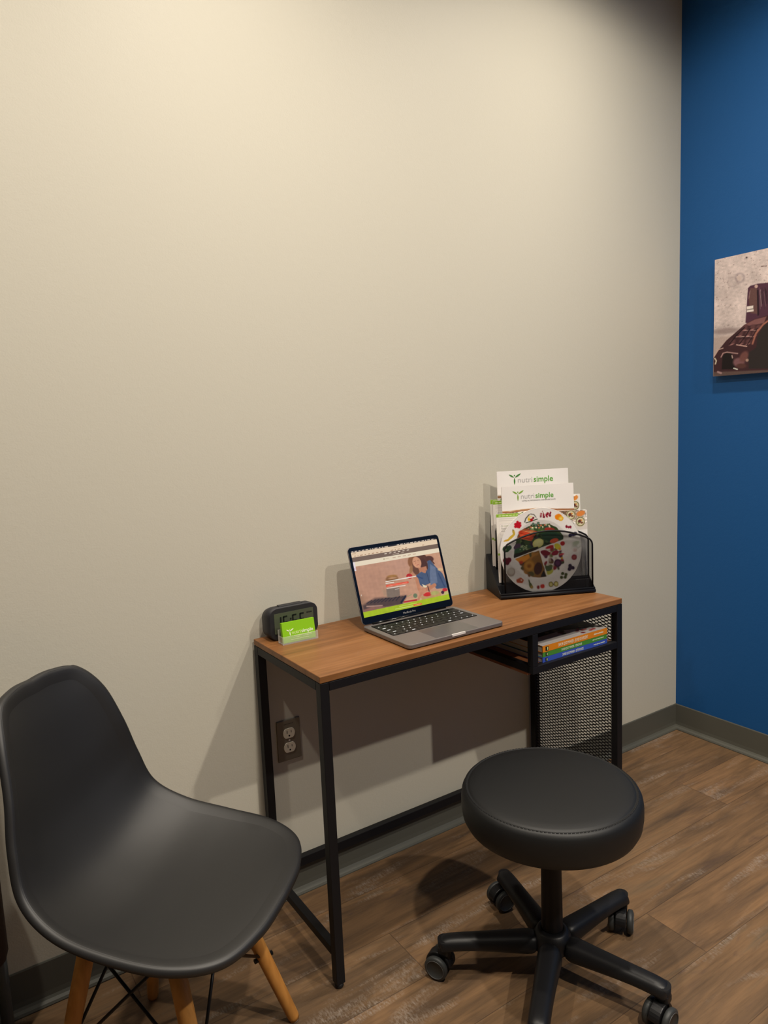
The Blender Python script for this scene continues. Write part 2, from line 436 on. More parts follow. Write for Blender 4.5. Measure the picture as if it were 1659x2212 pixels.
# ------------------------------------------------------------------ room
XB = 1.7988
X0, Y0 = -2.9, -4.4
def struct(name, bm, m, bevel=0): return tag(obj(name, bm, m, bevel=bevel), kind='structure')
bm = BM(); box(bm, X0, XB, Y0, 0, -.05, 0); struct('floor', bm, M['floor'])
bm = BM(); box(bm, X0-.1, XB+.1, Y0-.1, .1, CEIL, CEIL+.08); struct('ceiling', bm, M['ceil'])
bm = BM(); box(bm, X0-.1, XB+.1, 0, .1, -.05, CEIL); struct('wall_back', bm, M['wall'])
bm = BM(); box(bm, XB, XB+.1, Y0-.1, 0, -.05, CEIL); struct('wall_right', bm, M['blue'])
bm = BM(); box(bm, X0-.1, X0, Y0-.1, 0, -.05, CEIL); struct('wall_left', bm, M['wall_dark'])
bm = BM(); box(bm, X0, XB, Y0-.1, Y0, -.05, CEIL); struct('wall_front', bm, M['wall_dark'])
def cove():   # profile (distance from wall, z)
    pts = [(0, 0), (.016, 0), (.0165, .003), (.014, .008), (.008, .0125), (.0045, .018), (.0035, .03), (.0035, .1005), (.002, .1032), (0, .1032)]
    return pts
bm = BM(); prism(bm, [(-d, z) for d, z in cove()], X0, XB, axis='x'); struct('baseboard_back', bm, M['base'])
bm = BM(); prism(bm, [(XB-d, z) for d, z in cove()], Y0, 0, axis='y'); struct('baseboard_right', bm, M['base'])

def beam(ld):
    # light distribution of a recessed downlight: strongest straight down, cut off near the horizontal
    ld.use_nodes = True; nt = ld.node_tree; em = nt.nodes['Emission']
    tc = nt.nodes.new('ShaderNodeTexCoord'); sp = nt.nodes.new('ShaderNodeSeparateXYZ'); nt.links.new(tc.outputs['Normal'], sp.inputs[0])
    ab = nt.nodes.new('ShaderNodeMath'); ab.operation = 'ABSOLUTE'; nt.links.new(sp.outputs['Z'], ab.inputs[0])
    pw = nt.nodes.new('ShaderNodeMath'); pw.operation = 'POWER'; pw.inputs[1].default_value = BEAM_POW; nt.links.new(ab.outputs[0], pw.inputs[0])
    mr = nt.nodes.new('ShaderNodeMapRange'); mr.interpolation_type = 'SMOOTHSTEP'
    mr.inputs['From Min'].default_value = BEAM_CUT[0]; mr.inputs['From Max'].default_value = BEAM_CUT[1]; nt.links.new(ab.outputs[0], mr.inputs['Value'])
    mu = nt.nodes.new('ShaderNodeMath'); mu.operation = 'MULTIPLY'; nt.links.new(pw.outputs[0], mu.inputs[0]); nt.links.new(mr.outputs[0], mu.inputs[1])
    nt.links.new(mu.outputs[0], em.inputs['Strength'])
# ceiling lamps: trim ring, lens and the light itself
for i, (x, y, W) in enumerate(LAMPS):
    where = ['over the laptop desk by the blue wall', 'over the left end of the desk', 'over the grey plastic chair', 'further into the room by the blue wall', 'further into the room in front of the desk'][i]
    t = thing('ceiling_light', 'round recessed ceiling downlight '+where, 'ceiling light', (x, y, CEIL), group='recessed downlights')
    bm = BM(); lathe(bm, [(.052, -.001), (.055, -.004), (.075, -.003), (.076, 0), (.052, 0), (.052, -.001)], 40); obj('trim_ring', bm, M['ceil'], t)
    bm = BM(); lathe(bm, [(0, -.0015), (.05, -.0015), (.05, 0), (0, 0)], 32); obj('lens', bm, M['lampglow'], t)
    ld = bpy.data.lights.new('downlight', 'SPOT'); ld.energy = W; ld.color = LAMP_COL; ld.spot_size = math.radians(178); ld.spot_blend = 0; beam(ld)
    ld.shadow_soft_size = LAMP_SIZE
    lo = bpy.data.objects.new('lamp_light', ld); COL.objects.link(lo); lo.parent = t; lo.location = (0, 0, -.012)

# ------------------------------------------------------------------ desk
G = .0093
YB, YF = -G, -G-.36
TS = .022                      # tube size
desk = thing('laptop_desk', 'narrow black metal desk with brown wood top standing against the beige wall', 'desk', (0, 0, 0))
bm = BM(); box(bm, 0, 1, YF, YB, .7345, .75); obj('tabletop', bm, M['top'], desk, bevel=.0015, label='brown stained wood top')
for (x0, y0) in ((0, YF), (0, YB-TS), (1-TS, YF), (1-TS, YB-TS)):
    bm = BM(); box(bm, x0, x0+TS, y0, y0+TS, .012, .7335); lg = obj('leg', bm, M['black'], desk, bevel=.001)
    bm = BM(); lathe(bm, [(0, 0), (.009, 0), (.0105, .003), (.0105, .0115), (0, .0115)], 20, (x0+TS/2, y0+TS/2)); obj('foot', bm, M['rubber'], lg)
def rail(x0, x1, y0, y1, z0, z1, nm='rail', par=None):
    bm = BM(); box(bm, x0, x1, y0, y1, z0, z1); return obj(nm, bm, M['black'], par or desk, bevel=.001)
ZT = .7335
rail(TS+.0005, 1-TS-.0005, YF, YF+.018, ZT-.02, ZT)
rail(TS+.0005, 1-TS-.0005, YB-.018, YB, ZT-.02, ZT)
for x in (0, 1-TS):
    rail(x, x+TS, YF+TS+.0005, YB-TS-.0005, ZT-.02, ZT); rail(x, x+TS-.002, YF+TS+.0005, YB-TS-.0005, .078, .098)
rail(TS+.0005, 1-TS-.0005, YB-.02, YB, .093, .118)
# corner gusset at the rear left leg
bm = BM(); prism(bm, [(.022, .7130), (.052, .7130), (.022, .690)], YB-.012, YB-.004, axis='y'); obj('corner_brace', bm, M['black'], desk)
# hanging shelf
SX = .637
sh = rail(SX, 1-TS-.0005, YF, YF+.02, .6035, .6235, 'shelf_frame')
bm = sh.data; b2 = BM(); b2.from_mesh(bm)
box(b2, SX, SX+.02, YF+.0205, YB, .6035, .6235); box(b2, SX+.0205, 1-TS-.0005, YB-.02, YB, .6035, .6235); b2.to_mesh(bm); b2.free()
for y in (YF, YB-.02): rail(SX, SX+.02, y, y+.02, .6240, .7130, 'post')
bm = BM(); box(bm, SX+.0003, 1-TS-.001, YF+.022, YB-.022, .596, .6065); 
obj('shelf_board', bm, M['shelfwood'], desk, bevel=.001, label='brown wood shelf board')
bm = BM(); box(bm, SX+.0205, 1-TS-.0005, YF+.0205, YB-.0205, .6068, .6222); obj('shelf_liner', bm, M['shelfwood'], desk)
# diamond mesh panel on the right end
def clip_seg(p, d, poly):
    """clip infinite line p+t d to convex polygon; returns t0,t1"""
    t0, t1 = -1e9, 1e9; n = len(poly)
    for i in range(n):
        a = poly[i]; b = poly[(i+1) % n]; nx, ny = (b[1]-a[1]), -(b[0]-a[0])   # outward for ccw
        den = d[0]*nx+d[1]*ny; num = (a[0]-p[0])*nx+(a[1]-p[1])*ny
        if abs(den) < 1e-12:
            if num < 0: return None
            continue
        t = num/den
        if den > 0: t1 = min(t1, t)
        else: t0 = max(t0, t)
    return (t0, t1) if t1-t0 > 1e-4 else None
def diamond_mesh(bm, poly, step, slope, wd, thick, emit):
    """strands across a convex polygon; emit(u, v, h) -> xyz"""
    xs = [p[0] for p in poly]; ys = [p[1] for p in poly]; ext = (max(xs)-min(xs))
    for s in (1, -1):
        L = math.hypot(1, slope); d = (1/L, s*slope/L); nrm = (-d[1], d[0])
        c0 = min(ys)-slope*ext-step; k = 0
        while True:
            c = c0+k*step*1.0; k += 1
            if c > max(ys)+slope*ext+step: break
            p = (min(xs), c if s == 1 else c)
            r = clip_seg(p, d, poly)
            if not r: continue
            a = (p[0]+d[0]*r[0], p[1]+d[1]*r[0]); b = (p[0]+d[0]*r[1], p[1]+d[1]*r[1]); q = []
            for h in (-thick/2, thick/2):
                for (P, e) in ((a, -1), (b, -1), (b, 1), (a, 1)):
                    q.append(bm.verts.new(emit(P[0]+nrm[0]*e*wd/2, P[1]+nrm[1]*e*wd/2, h+s*thick*.3)))
            for f in ((0, 1, 2, 3), (7, 6, 5, 4), (0, 4, 5, 1), (3, 2, 6, 7)): bm.faces.new([q[i] for i in f])
bm = BM()
diamond_mesh(bm, [(YF+TS, .098), (YB-TS, .098), (YB-TS, .7135), (YF+TS, .7135)], .0100, .42, .0027, .001, lambda u, v, h: (.985+h, u, v))
obj('mesh_panel', bm, M['black'], desk)

# ------------------------------------------------------------------ laptop
lap = thing('laptop', 'open grey aluminium laptop showing a web page, in the middle of the desk', 'laptop', (.251, -.351, .75))
LW, LD = .304, .2124
bm = BM(); prism(bm, rrect(0, LW, 0, LD, .012), .0022, .0125)
basep = obj('base', bm, M['alu'], lap, bevel=.0016)
for x, y in ((.03, .02), (LW-.03, .02), (.03, LD-.02), (LW-.03, LD-.02)):
    bm = BM(); lathe(bm, [(0, 0), (.006, 0), (.0065, .0022), (0, .0022)], 16, (x, y)); obj('rubber_foot', bm, M['rubber'], basep)
kx0, kx1, ky0, ky1 = .0155, .2885, .0885, .1945
bm = BM(); prism(bm, rrect(kx0, kx1, ky0, ky1, .002), .0126, .0128); kb = obj('keyboard', bm, M['glassblack'], lap)
bm = BM(); prism(bm, rrect(kx0+.0295, kx1-.0235, ky1-.0125, ky1-.0015, .001), .01285, .0131); obj('touch_bar', bm, M['glassblack'], kb)
rs0 = random.Random(11)
def key(x, y, wd, ht, legend=True):
    bm = BM(); box(bm, x+.0009, x+wd-.0009, y+.0009, y+ht-.0009, .0128, .0138)
    if legend:
        lw = .0026 if wd < .022 else .009
        if ht > .012 and rs0.random() < .75: box(bm, x+wd/2-lw/2, x+wd/2+lw/2, y+ht/2-.0014, y+ht/2+.0014, .01381, .01385, 1)
    return obj('key', bm, [M['key'], M['legend']], kb)
rowh = (ky1-ky0-.0135)/5
pitch = (kx1-kx0-.001)/14.5
rows = [[1]*13+[1.5], [1.5]+[1]*13, [1.75]+[1]*11+[1.75], [2.25]+[1]*10+[2.25], [1, 1, 1, 1.25, 5, 1.25, 1, 1, 1, 1]]
for ri, r in enumerate(rows):
    x = kx0+.0005; y = ky1-.0135-rowh*(ri+1)
    for wd in r:
        key(x, y, wd*pitch, rowh, legend=(wd != 5)); x += wd*pitch
key(kx0+.0005, ky1-.0128, .0275, .0118, False); key(kx1-.0215, ky1-.0128, .021, .0118, False)
bm = BM(); prism(bm, rrect(LW/2-.067, LW/2+.067, .003, .083, .003), .0125, .01262); obj('trackpad', bm, mat('trackpad', rgb(140, 138, 140), .3, metal=.85), lap)
bm = BM(); box(bm, LW/2-.021, LW/2+.021, -.0004, .0035, .0075, .0127); obj('lid_notch', bm, M['alu_light'], lap, label='thumb notch in the front edge, its bright reflection painted on')  # bright reflection put into the notch's pale colour
bm = BM(); tube(bm, [(.03, LD-.003, .0135), (LW-.03, LD-.003, .0135)], .0035, 12); obj('hinge', bm, M['glassblack'], lap)
# lid in its own plane
TILT = math.radians(17.5)
yv = Vector((0, math.sin(TILT), math.cos(TILT))); hinge = Vector((0, LD-.0035, .0145))
LF = frame(hinge, (1, 0, 0), yv)           # local z = towards the viewer side (-y)
LH = .209
bm = BM(); prism(bm, rrect(0, LW, 0, LH, .011), -.0042, -.0008); lid = put(obj('lid', bm, M['alu'], lap, bevel=.001), LF)
bm = BM(); prism(bm, rrect(.0015, LW-.0015, .001, LH-.0015, .010), -.0007, -.0002); put(obj('bezel', bm, M['glassblack'], lid), Matrix())
sx0, sx1, sy0, sy1 = .0088, .2952, .0195, .1985
me, uv = grid_mesh('screen', 1, 1, 300, 188, lambda u, v: np.stack([sx0+(sx1-sx0)*u, sy0+(sy1-sy0)*v, np.full_like(u, .0001)], 1))
P = Paint(happly(homog([(0, 1), (1, 1), (1, 0), (0, 0)], [(97, 262), (943, 120), (1070, 722), (222, 912)]), uv), (214, 160, 128))
def vband(p, v1, v0, col, u0=0, u1=1):
    a = (uv[:, 1] <= v1) & (uv[:, 1] >= v0) & (uv[:, 0] >= u0) & (uv[:, 0] <= u1); p.C[a] = np.array(col)/255
P.ell(330, 560, 260, 240, (196, 146, 118), soft=300, al=.8); P.ell(600, 380, 160, 100, (206, 156, 130), soft=160)
P.ell(160, 760, 90, 90, (150, 112, 84), soft=90, al=.6)
# stove, pot, lid
P.poly([(205, 790), (330, 720), (520, 700), (640, 690), (600, 780), (400, 815), (215, 850)], (88, 66, 60), soft=30)
P.poly([(215, 835), (300, 800), (420, 800), (400, 830), (220, 870)], (150, 105, 90), soft=14)
for k in range(9): P.line([(250+k*36, 770-k*4), (300+k*34, 740-k*5)], 9, (52, 42, 46), soft=8)
for k in range(5): P.ell(590+k*10, 755-k*14, 9, 12, (34, 32, 48), soft=5)
P.line([(430, 720), (620, 700)], 5, (40, 34, 36)); P.line([(250, 800), (400, 790)], 12, (190, 150, 130), soft=10)
P.poly([(440, 628), (572, 608), (578, 690), (500, 712), (446, 706)], (138, 118, 102), soft=6); P.poly([(400, 640), (442, 634), (446, 700), (420, 700)], (190, 150, 120), soft=20)
P.line([(530, 632), (568, 622)], 6, (205, 190, 176)); P.ell(500, 525, 62, 30, (146, 98, 56), rot=-8, soft=8); P.ell(500, 500, 50, 12, (176, 124, 66), rot=-8, soft=6)
P.ell(505, 520, 44, 8, (200, 150, 110), rot=-8, soft=6)
# cutting board, vegetables
P.poly([(620, 740), (980, 640), (1060, 612), (1066, 690), (760, 760), (600, 790)], (216, 178, 134), soft=8)
P.poly([(780, 700), (980, 655), (984, 690), (800, 735)], (206, 160, 104), soft=4); P.line([(620, 752), (740, 732)], 16, (196, 40, 46), soft=5)
P.line([(650, 700), (690, 680)], 8, (176, 160, 116)); P.ell(728, 690, 20, 22, (116, 130, 96), soft=6)
P.ell(850, 676, 42, 20, (214, 42, 38), rot=-10, soft=6); P.ell(920, 662, 44, 20, (188, 180, 106), rot=-10, soft=8); P.ell(1022, 630, 24, 18, (206, 44, 50), soft=5)
P.ell(1000, 655, 16, 16, (70, 34, 50), soft=5); P.ell(1036, 662, 22, 20, (206, 196, 120), soft=6)
# woman: hair, face, neck, denim shirt, arms
P.ell(700, 350, 40, 62, (150, 96, 58), rot=10, soft=10); P.ell(790, 330, 62, 50, (96, 56, 40), soft=8); P.ell(820, 390, 38, 70, (84, 48, 36), rot=-20, soft=10)
P.ell(735, 430, 34, 62, (112, 70, 48), rot=-20, soft=10); P.ell(870, 330, 44, 32, (92, 52, 40), soft=8); P.line([(880, 330), (918, 372)], 12, (88, 50, 38), soft=6); P.ell(690, 440, 16, 50, (170, 120, 76), rot=8, soft=8)
P.poly([(760, 420), (840, 400), (860, 480), (800, 500)], (196, 130, 96), soft=6)
P.ell(748, 364, 42, 56, (226, 162, 124), rot=-22, soft=6); P.line([(716, 356), (738, 350)], 3, (110, 62, 46)); P.line([(752, 342), (774, 340)], 3, (110, 62, 46)); P.line([(744, 392), (766, 384)], 4, (176, 76, 70)); P.ell(736, 372, 5, 10, (208, 140, 106), soft=4)
P.poly([(850, 350), (880, 338), (930, 400), (1000, 470), (1040, 560), (1046, 610), (940, 622), (890, 560), (800, 600), (744, 560), (740, 490), (790, 455), (830, 470), (858, 420)], (78, 94, 124), soft=5)
P.poly([(880, 380), (930, 410), (950, 560), (880, 590), (876, 470)], (112, 124, 150), soft=8); P.line([(838, 440), (870, 560)], 5, (52, 64, 92)); P.line([(745, 500), (800, 520)], 14, (56, 76, 116), soft=8)
P.line([(960, 470), (1020, 600)], 10, (52, 70, 108), soft=10); 
P.line([(700, 480), (745, 530), (770, 630)], 34, (206, 140, 104), soft=6); P.line([(920, 585), (860, 620), (800, 640)], 36, (204, 134, 98), soft=6); P.ell(800, 650, 40, 28, (214, 148, 112), rot=-30, soft=6)
P.line([(790, 660), (760, 725)], 22, (206, 140, 106), soft=6); P.poly([(795, 575), (850, 600), (830, 610), (812, 606)], (240, 226, 190)); P.line([(852, 596), (866, 645)], 9, (84, 44, 40), soft=4)
P.ell(672, 500, 30, 26, (198, 40, 36), soft=6); P.ell(664, 510, 12, 8, (230, 150, 120), soft=5); P.ell(980, 430, 26, 14, (230, 190, 140), soft=8)
# overlay text bars and the web page's bars
P.line([(440, 556), (735, 500)], 9, (252, 240, 226)); P.line([(440, 574), (518, 560)], 8, (250, 236, 220)); P.line([(450, 598), (655, 560)], 20, (246, 92, 62), soft=3); P.line([(456, 600), (650, 565)], 3, (255, 180, 150)); P.line([(450, 622), (630, 590)], 7, (250, 238, 226))
P.line([(194, 690), (200, 700), (196, 684)], 4, (240, 220, 200))
vband(P, .082, 0, (178, 202, 24)); P.mottle(60, .02, 5)
P.line([(570, 798), (740, 762)], 5, (226, 236, 120)); P.line([(530, 824), (715, 788)], 6, (226, 236, 140)); P.line([(716, 784), (784, 770)], 17, (242, 104, 40), soft=3); P.line([(722, 783), (778, 771)], 4, (255, 200, 140))
vband(P, .99, .9, (250, 222, 188)); vband(P, .9, .835, (128, 104, 88)); vband(P, .835, .765, (252, 234, 204)); vband(P, 1, .978, (40, 34, 36))
rs = random.Random(3)
x = .01
while x < .97:
    wd = rs.uniform(.012, .04)
    if not .42 < x < .5: vband(P, .994, .984, (236, 216, 196), x, x+wd)
    x += wd+.014
for k in range(3): vband(P, .962, .952, (200, 160, 120), .012+k*.014, .02+k*.014)
x = .03
while x < .9:
    wd = rs.uniform(.008, .03); vband(P, .922, .914, (176, 130, 96), x, x+wd) if x < .33 or rs.random() < .5 else None; x += wd+.02
vband(P, .955, .947, (200, 160, 130), .48, .56)
for k in range(6): vband(P, .884, .874, (250, 232, 210), .36+k*.052, .385+k*.052)
vband(P, .856, .847, (245, 225, 200), .45, .52); vband(P, .856, .847, (245, 225, 200), .55, .58)
for k in range(5): vband(P, .806, .796, (206, 170, 144), .44+k*.06, .475+k*.06)
vband(P, .812, .796, (176, 164, 120), .335, .35); vband(P, .806, .798, (196, 170, 140), .36, .4)
vband(P, .83, .7, (250, 236, 240), 0, .018); vband(P, .74, .72, (200, 90, 160), .004, .012)
P.apply(me); put(obj('screen', me, M['vscreen'], lid), Matrix())
tm = text_mesh('MacBook Pro', .0075, .00005, align='CENTER'); o = obj('lettering', tm, M['greyprint'], lid); o.location = (LW/2, .0075, -.0001)

# ------------------------------------------------------------------ alarm clock
ck = thing('alarm_clock', 'small dark grey digital alarm clock at the left end of the desk against the wall', 'alarm clock', (.0225, -.068, .75), 0)
CW, CH = .136, .084
bm = BM()
# front outline, tapering to the top at the back
def ckring(y, z0, z1, r, inset=0): return [(x, y, z) for x, z in rrect(inset, CW-inset, z0, z1, r, 8)]
rings = [ckring(.0, .003, CH-.002, .02, .0025), ckring(.0, .0005, CH, .022), ckring(.03, .0, CH-.001, .023), ckring(.05, .001, CH-.008, .022, .001), ckring(.053, .005, CH-.014, .02, .006)]
vr = [[bm.verts.new(p) for p in r] for r in rings]
for a, b in zip(vr, vr[1:]):
    n = len(a)
    for k in range(n): bm.faces.new((a[k], a[(k+1) % n], b[(k+1) % n], b[k])).smooth = True
bm.faces.new(vr[0]); bm.faces.new(vr[-1][::-1])
body = obj('body', bm, M['clock'], ck)
bm = BM(); prism(bm, rrect(.0125, CW-.0125, .018, CH-.0135, .002), -.0008, .0002, axis='y'); lcd = obj('display', bm, M['lcd'], ck, label='grey green lcd display')
segs = {'0': 'abcdef', '1': 'bc', '5': 'afgcd', ':': ''}
def digit(ch, x, z, w, h, t):
    bm = BM(); sg = {'a': (x+t*.4, x+w-t*.4, z+h-t, z+h), 'g': (x+t*.4, x+w-t*.4, z+h/2-t/2, z+h/2+t/2), 'd': (x+t*.4, x+w-t*.4, z, z+t),
                     'f': (x, x+t, z+h/2+t*.3, z+h-t*.3), 'b': (x+w-t, x+w, z+h/2+t*.3, z+h-t*.3), 'e': (x, x+t, z+t*.3, z+h/2-t*.3), 'c': (x+w-t, x+w, z+t*.3, z+h/2-t*.3)}
    if ch == ':':
        for zz in (z+h*.3, z+h*.62): box(bm, x, x+t, -.0011, -.0009, zz, zz+t)
    else:
        for s in segs[ch]: a = sg[s]; box(bm, a[0], a[1], -.0011, -.0009, a[2], a[3])
    obj('digit', bm, M['lcd_dig'], lcd)
for ch, x in (('1', .018), ('5', .036), (':', .056), ('5', .062), ('5', .083)): digit(ch, x, .028, .0145, .034, .0044)
bm = BM()
for k in range(3): box(bm, .104+k*.0055, .108+k*.0055, -.0011, -.0009, .058, .0615)
obj('indicator', bm, M['lcd_dig'], lcd)
bm = BM(); rbox(bm, .034, .1, .012, .028, CH-.002, CH+.0018, .0015); obj('snooze_bar', bm, M['clock'], ck)

# ------------------------------------------------------------------ card holder with cards
hx, hy = .0345, -.108
holder = thing('card_holder', 'clear plastic business card holder in front of the alarm clock', 'card holder', (hx, hy, .75), math.radians(-2))
lean = math.radians(9)
bm = BM()
box(bm, 0, .098, -.004, .022, 0, .0025); box(bm, 0, .098, -.006, -.004, 0, .021)
box(bm, 0, .002, -.004, .022, .0025, .02); box(bm, .096, .098, -.004, .022, .0025, .02)
hb = BM(); box(hb, 0, .098, .022, .024, 0, .034)
obj('tray', bm, M['acrylic'], holder, bevel=.0006); obj('back_rest', hb, M['acrylic'], holder, bevel=.0006)
cards = thing('business_card_stack', 'stack of bright green business cards standing in the clear holder', 'business cards', (hx+.0045, hy-.001, .753), math.radians(-2))
CF = Matrix.Rotation(-lean, 4, 'X')
bm = BM()
for k in range(10): box(bm, 0, .089, k*.0011, k*.0011+.0009, 0, .051)
put(obj('cards', bm, M['green'], cards), CF)
company_logo(cards, CF@Vector((.0105, -.0003, .0165)), CF.to_3x3()@Vector((1, 0, 0)), CF.to_3x3()@Vector((0, 0, 1)), .073, M['whiteprint'], M['paleprint'], M['whiteprint'])
bm = BM()
for z, a, b in ((.0145, .03, .08), (.011, .028, .045), (.011, .052, .078), (.006, .02, .07)): box(bm, a, b, -.0006, -.0001, z-.0006, z+.0004)
put(obj('small_print', bm, M['paleprint'], cards), CF)

# ------------------------------------------------------------------ desk organiser: wedge base, four arched mesh dividers
A = math.atan2(-.124, .263)
OL = Vector((.735, -.145, .7505))
org = thing('desk_organizer', 'black wire mesh file organizer holding plate and leaflets on the right end of desk', 'organizer', OL, A)
bm = BM(); prism(bm, [(-.002, 0), (.145, 0), (.145, .109), (.14, .1135), (-.002, .0135)], -.004, -.002, axis='x'); obj('side_plate', bm, M['black'], org); bm = BM()
prism(bm, [(-.002, 0), (.145, 0), (.145, .109), (.14, .1135), (-.002, .0135)], .291, .293, axis='x')
obj('side_plate', bm, M['black'], org)
bm = BM(); prism(bm, [(-.001, .001), (.0305, .001), (.0335, .0315), (.145, .1095), (.145, .1125), (.0325, .0345), (.0285, .0045), (-.001, .0045)], -.002, .291, axis='x'); obj('base_plate', bm, M['black'], org)
bm = BM(); tube(bm, [(-.004, -.002, .006), (.293, -.002, .006)], .0052, 12); tube(bm, [(-.004, .001, .0135), (.293, .001, .0135)], .003, 10); obj('front_bar', bm, M['black'], org)
def divider(t, z0, hs, rise):
    a, b = .014, .288; zs = z0+hs
    n = 16; arc = []
    arc += [(a, z0), (a, zs-.012), (a+.002, zs-.004), (a+.008, zs+.004)]
    for k in range(1, n):
        u = a+.008+(b-a-.016)*k/n; arc.append((u, zs+.004+rise*math.sin(PI*k/n)**.85))
    arc += [(b-.008, zs+.004), (b-.002, zs-.004), (b, zs-.012), (b, z0)]
    bm = BM(); tube(bm, [(u, t, z) for u, z in arc], .0027, 8); tube(bm, [(a, t, z0+.002), (b, t, z0+.002)], .0022, 8)
    d = obj('divider', bm, M['black'], org)
    bm = BM(); poly = arc[:]; poly = poly[::-1]
    # convex hull order: ccw = right side up, over the arc, down left
    diamond_mesh(bm, poly, .0053, 1.6, .00062, .0004, lambda u, v, h: (u, t+h, v))
    obj('wire_mesh', bm, M['black'], d)
WZ = lambda t: .0115+.69*t          # height of wedge surface
for t, hs, rise in ((.0062, .153, .0335), (.0355, .130, .034), (.088, .13, .034), (.1405, .135, .034)): divider(t, WZ(t)+.002 if t > .01 else .0062, hs, rise)

def sheetframe(u0, t0, z0, lean_t, height):
    """local frame on a leaning sheet: x along organiser, y up the sheet"""
    ang = math.atan2(lean_t, height)
    R_ = Matrix.Rotation(A, 4, 'Z'); Mo = Matrix.Translation(OL)@R_@Matrix.Translation((u0, t0, z0))@Matrix.Rotation(PI/2-ang, 4, 'X')
    return Mo    # local x = right, local y = up, local z = towards the viewer

def sheet_thing(name, label, cat, u0, t0, lean_t, w, h, thick, painter=None, nx=120, ny=160, group=None, curl=0, rz=0, material=None):
    z0 = WZ(t0)+.003
    o = bpy.data.objects.new(name, None); COL.objects.link(o); o.empty_display_size = .03; tag(o, label, cat, group)
    o.matrix_world = sheetframe(u0, t0, z0, lean_t, h)@Matrix.Rotation(rz, 4, 'Z')
    bm = BM(); prism(bm, rrect(0, w, 0, h, .003, 4), -thick, 0)
    if curl:
        pass
    obj('sheets', bm, M['white'], o)
    if painter:
        def fn(u, v): return np.stack([w*u, h*v, np.full_like(u, .00025)], 1)
        me, uv = grid_mesh('print', 1, 1, nx, ny, fn); P = Paint(uv*np.array([w*1000, h*1000]), (232, 228, 226)); painter(P); P.apply(me)
        obj('printed_cover', me, material or M['vprint'], o)
    return o

def rolls(P, spots, r):
    for (x, y) in spots:
        P.ell(x, y, r, r*1.05, (206, 196, 150), soft=1.2); P.ring(x, y, r*.88, r*.14, (84, 78, 50), soft=1); P.ell(x, y, r*.7, r*.72, (216, 208, 176), soft=1)
        P.ell(x-r*.15, y+r*.1, r*.42, r*.32, (96, 44, 40), rot=30, soft=1.5); P.ell(x+r*.3, y-r*.25, r*.3, r*.2, (120, 70, 50), soft=1.5); P.ell(x+r*.25, y+r*.3, r*.2, r*.16, (220, 150, 60), soft=1); P.ell(x-r*.35, y-r*.3, r*.18, r*.14, (90, 120, 50), soft=1)
# all painter coordinates in millimetres on the sheet
def paint_folder(split, seed):
    def f(P):
        P.mottle(160, .008, seed)
        r = random.Random(seed)
        P.poly([(0, 0), (229, 0), (229, split-6), (150, split-2), (80, split+4), (30, split-3), (0, split-1)], (236, 230, 222), soft=2)
        P.line([(0, split), (25, split-2), (60, split+3), (110, split+4), (170, split-1), (229, split-4)], 6, (150, 98, 60), soft=2)
        P.line([(0, split+2), (60, split+5), (110, split+6)], 1.6, (196, 150, 100), soft=1)
        for k in range(26): P.ell(10+r.random()*100, split-4-r.random()*12, 2.2+r.random()*3, 1.8, r.choice([(70, 96, 48), (50, 60, 44), (110, 130, 60), (120, 60, 50)]), rot=r.random()*180, soft=1)
        for k in range(34): rolls(P, [(20+r.random()*200, r.random()*(split-30))], 12)
    return f
fa = sheet_thing('presentation_folder', 'white folder with green and grey company lettering, rearmost and tallest in the organizer', 'folder', .027, .098, .012, .229, .291, .003, paint_folder(213, 1), group='white company folders')
company_logo(fa, Vector((.038, .2483, .0006)), (1, 0, 0), (0, 1, 0), .142, M['darkgreen'], M['greyline2'], M['greenprint'])
fb = sheet_thing('presentation_folder', 'white folder with lettering and a small tagline, just behind the plate', 'folder', .028, .052, .018, .228, .280, .003, paint_folder(202, 2), group='white company folders')
company_logo(fb, Vector((.0345, .2352, .0006)), (1, 0, 0), (0, 1, 0), .1295, M['leafgreen'], M['greyline2'], M['greenprint'], 'VOTRE NUTRITIONNISTE | PARTENAIRE SANTE')
def paint_rolls(seed, w, h):
    def f(P):
        r = random.Random(seed)
        P.poly([(0, h-70), (w, h-60), (w, h), (0, h)], (214, 206, 200), soft=3)
        P.ell(w*.45, h-12, w*.42, 26, (120, 92, 70), soft=16); P.mottle(9, .28, seed, mask=(P.P[:, 1] > h-42).astype(float))
        sp = [(w-22, h-36), (w-52, h-14), (w-78, h-26), (w-104, h-12), (w-128, h-24), (w-152, h-12)]
        rolls(P, sp, 15); P.ell(w-62, h-38, 17, 12, (196, 190, 186), soft=1); P.ell(w-62, h-37, 12, 8, (88, 50, 40), soft=1.5)
        P.ell(w-20, h-11, 14, 8, (216, 130, 60), rot=15, soft=2)
    return f
sheet_thing('leaflet', 'leaflet with stuffed roll photographs sticking out to the right behind the plate', 'leaflet', .073, .043, .010, .219, .203, .0015, paint_rolls(3, 219, 203), group='food photo leaflets')
def paint_tall(seed, w, h):
    def f(P):
        P.poly([(0, h-55), (w, h-55), (w, h), (0, h)], (232, 228, 222), soft=2)
        rolls(P, [(w-17, h-36)], 14); P.ell(w-18, h-12, 12, 8, (222, 140, 60), rot=20, soft=2); P.ell(w-28, h-10, 9, 10, (120, 80, 50), soft=2); P.ell(w-20, h-3, 7, 4, (245, 240, 235), soft=1)
    return f
sheet_thing('leaflet', 'taller leaflet with a roll photograph, in the rear slot right of the white folders', 'leaflet', .188, .093, .014, .105, .212, .0015, paint_tall(4, 105, 212), group='food photo leaflets')
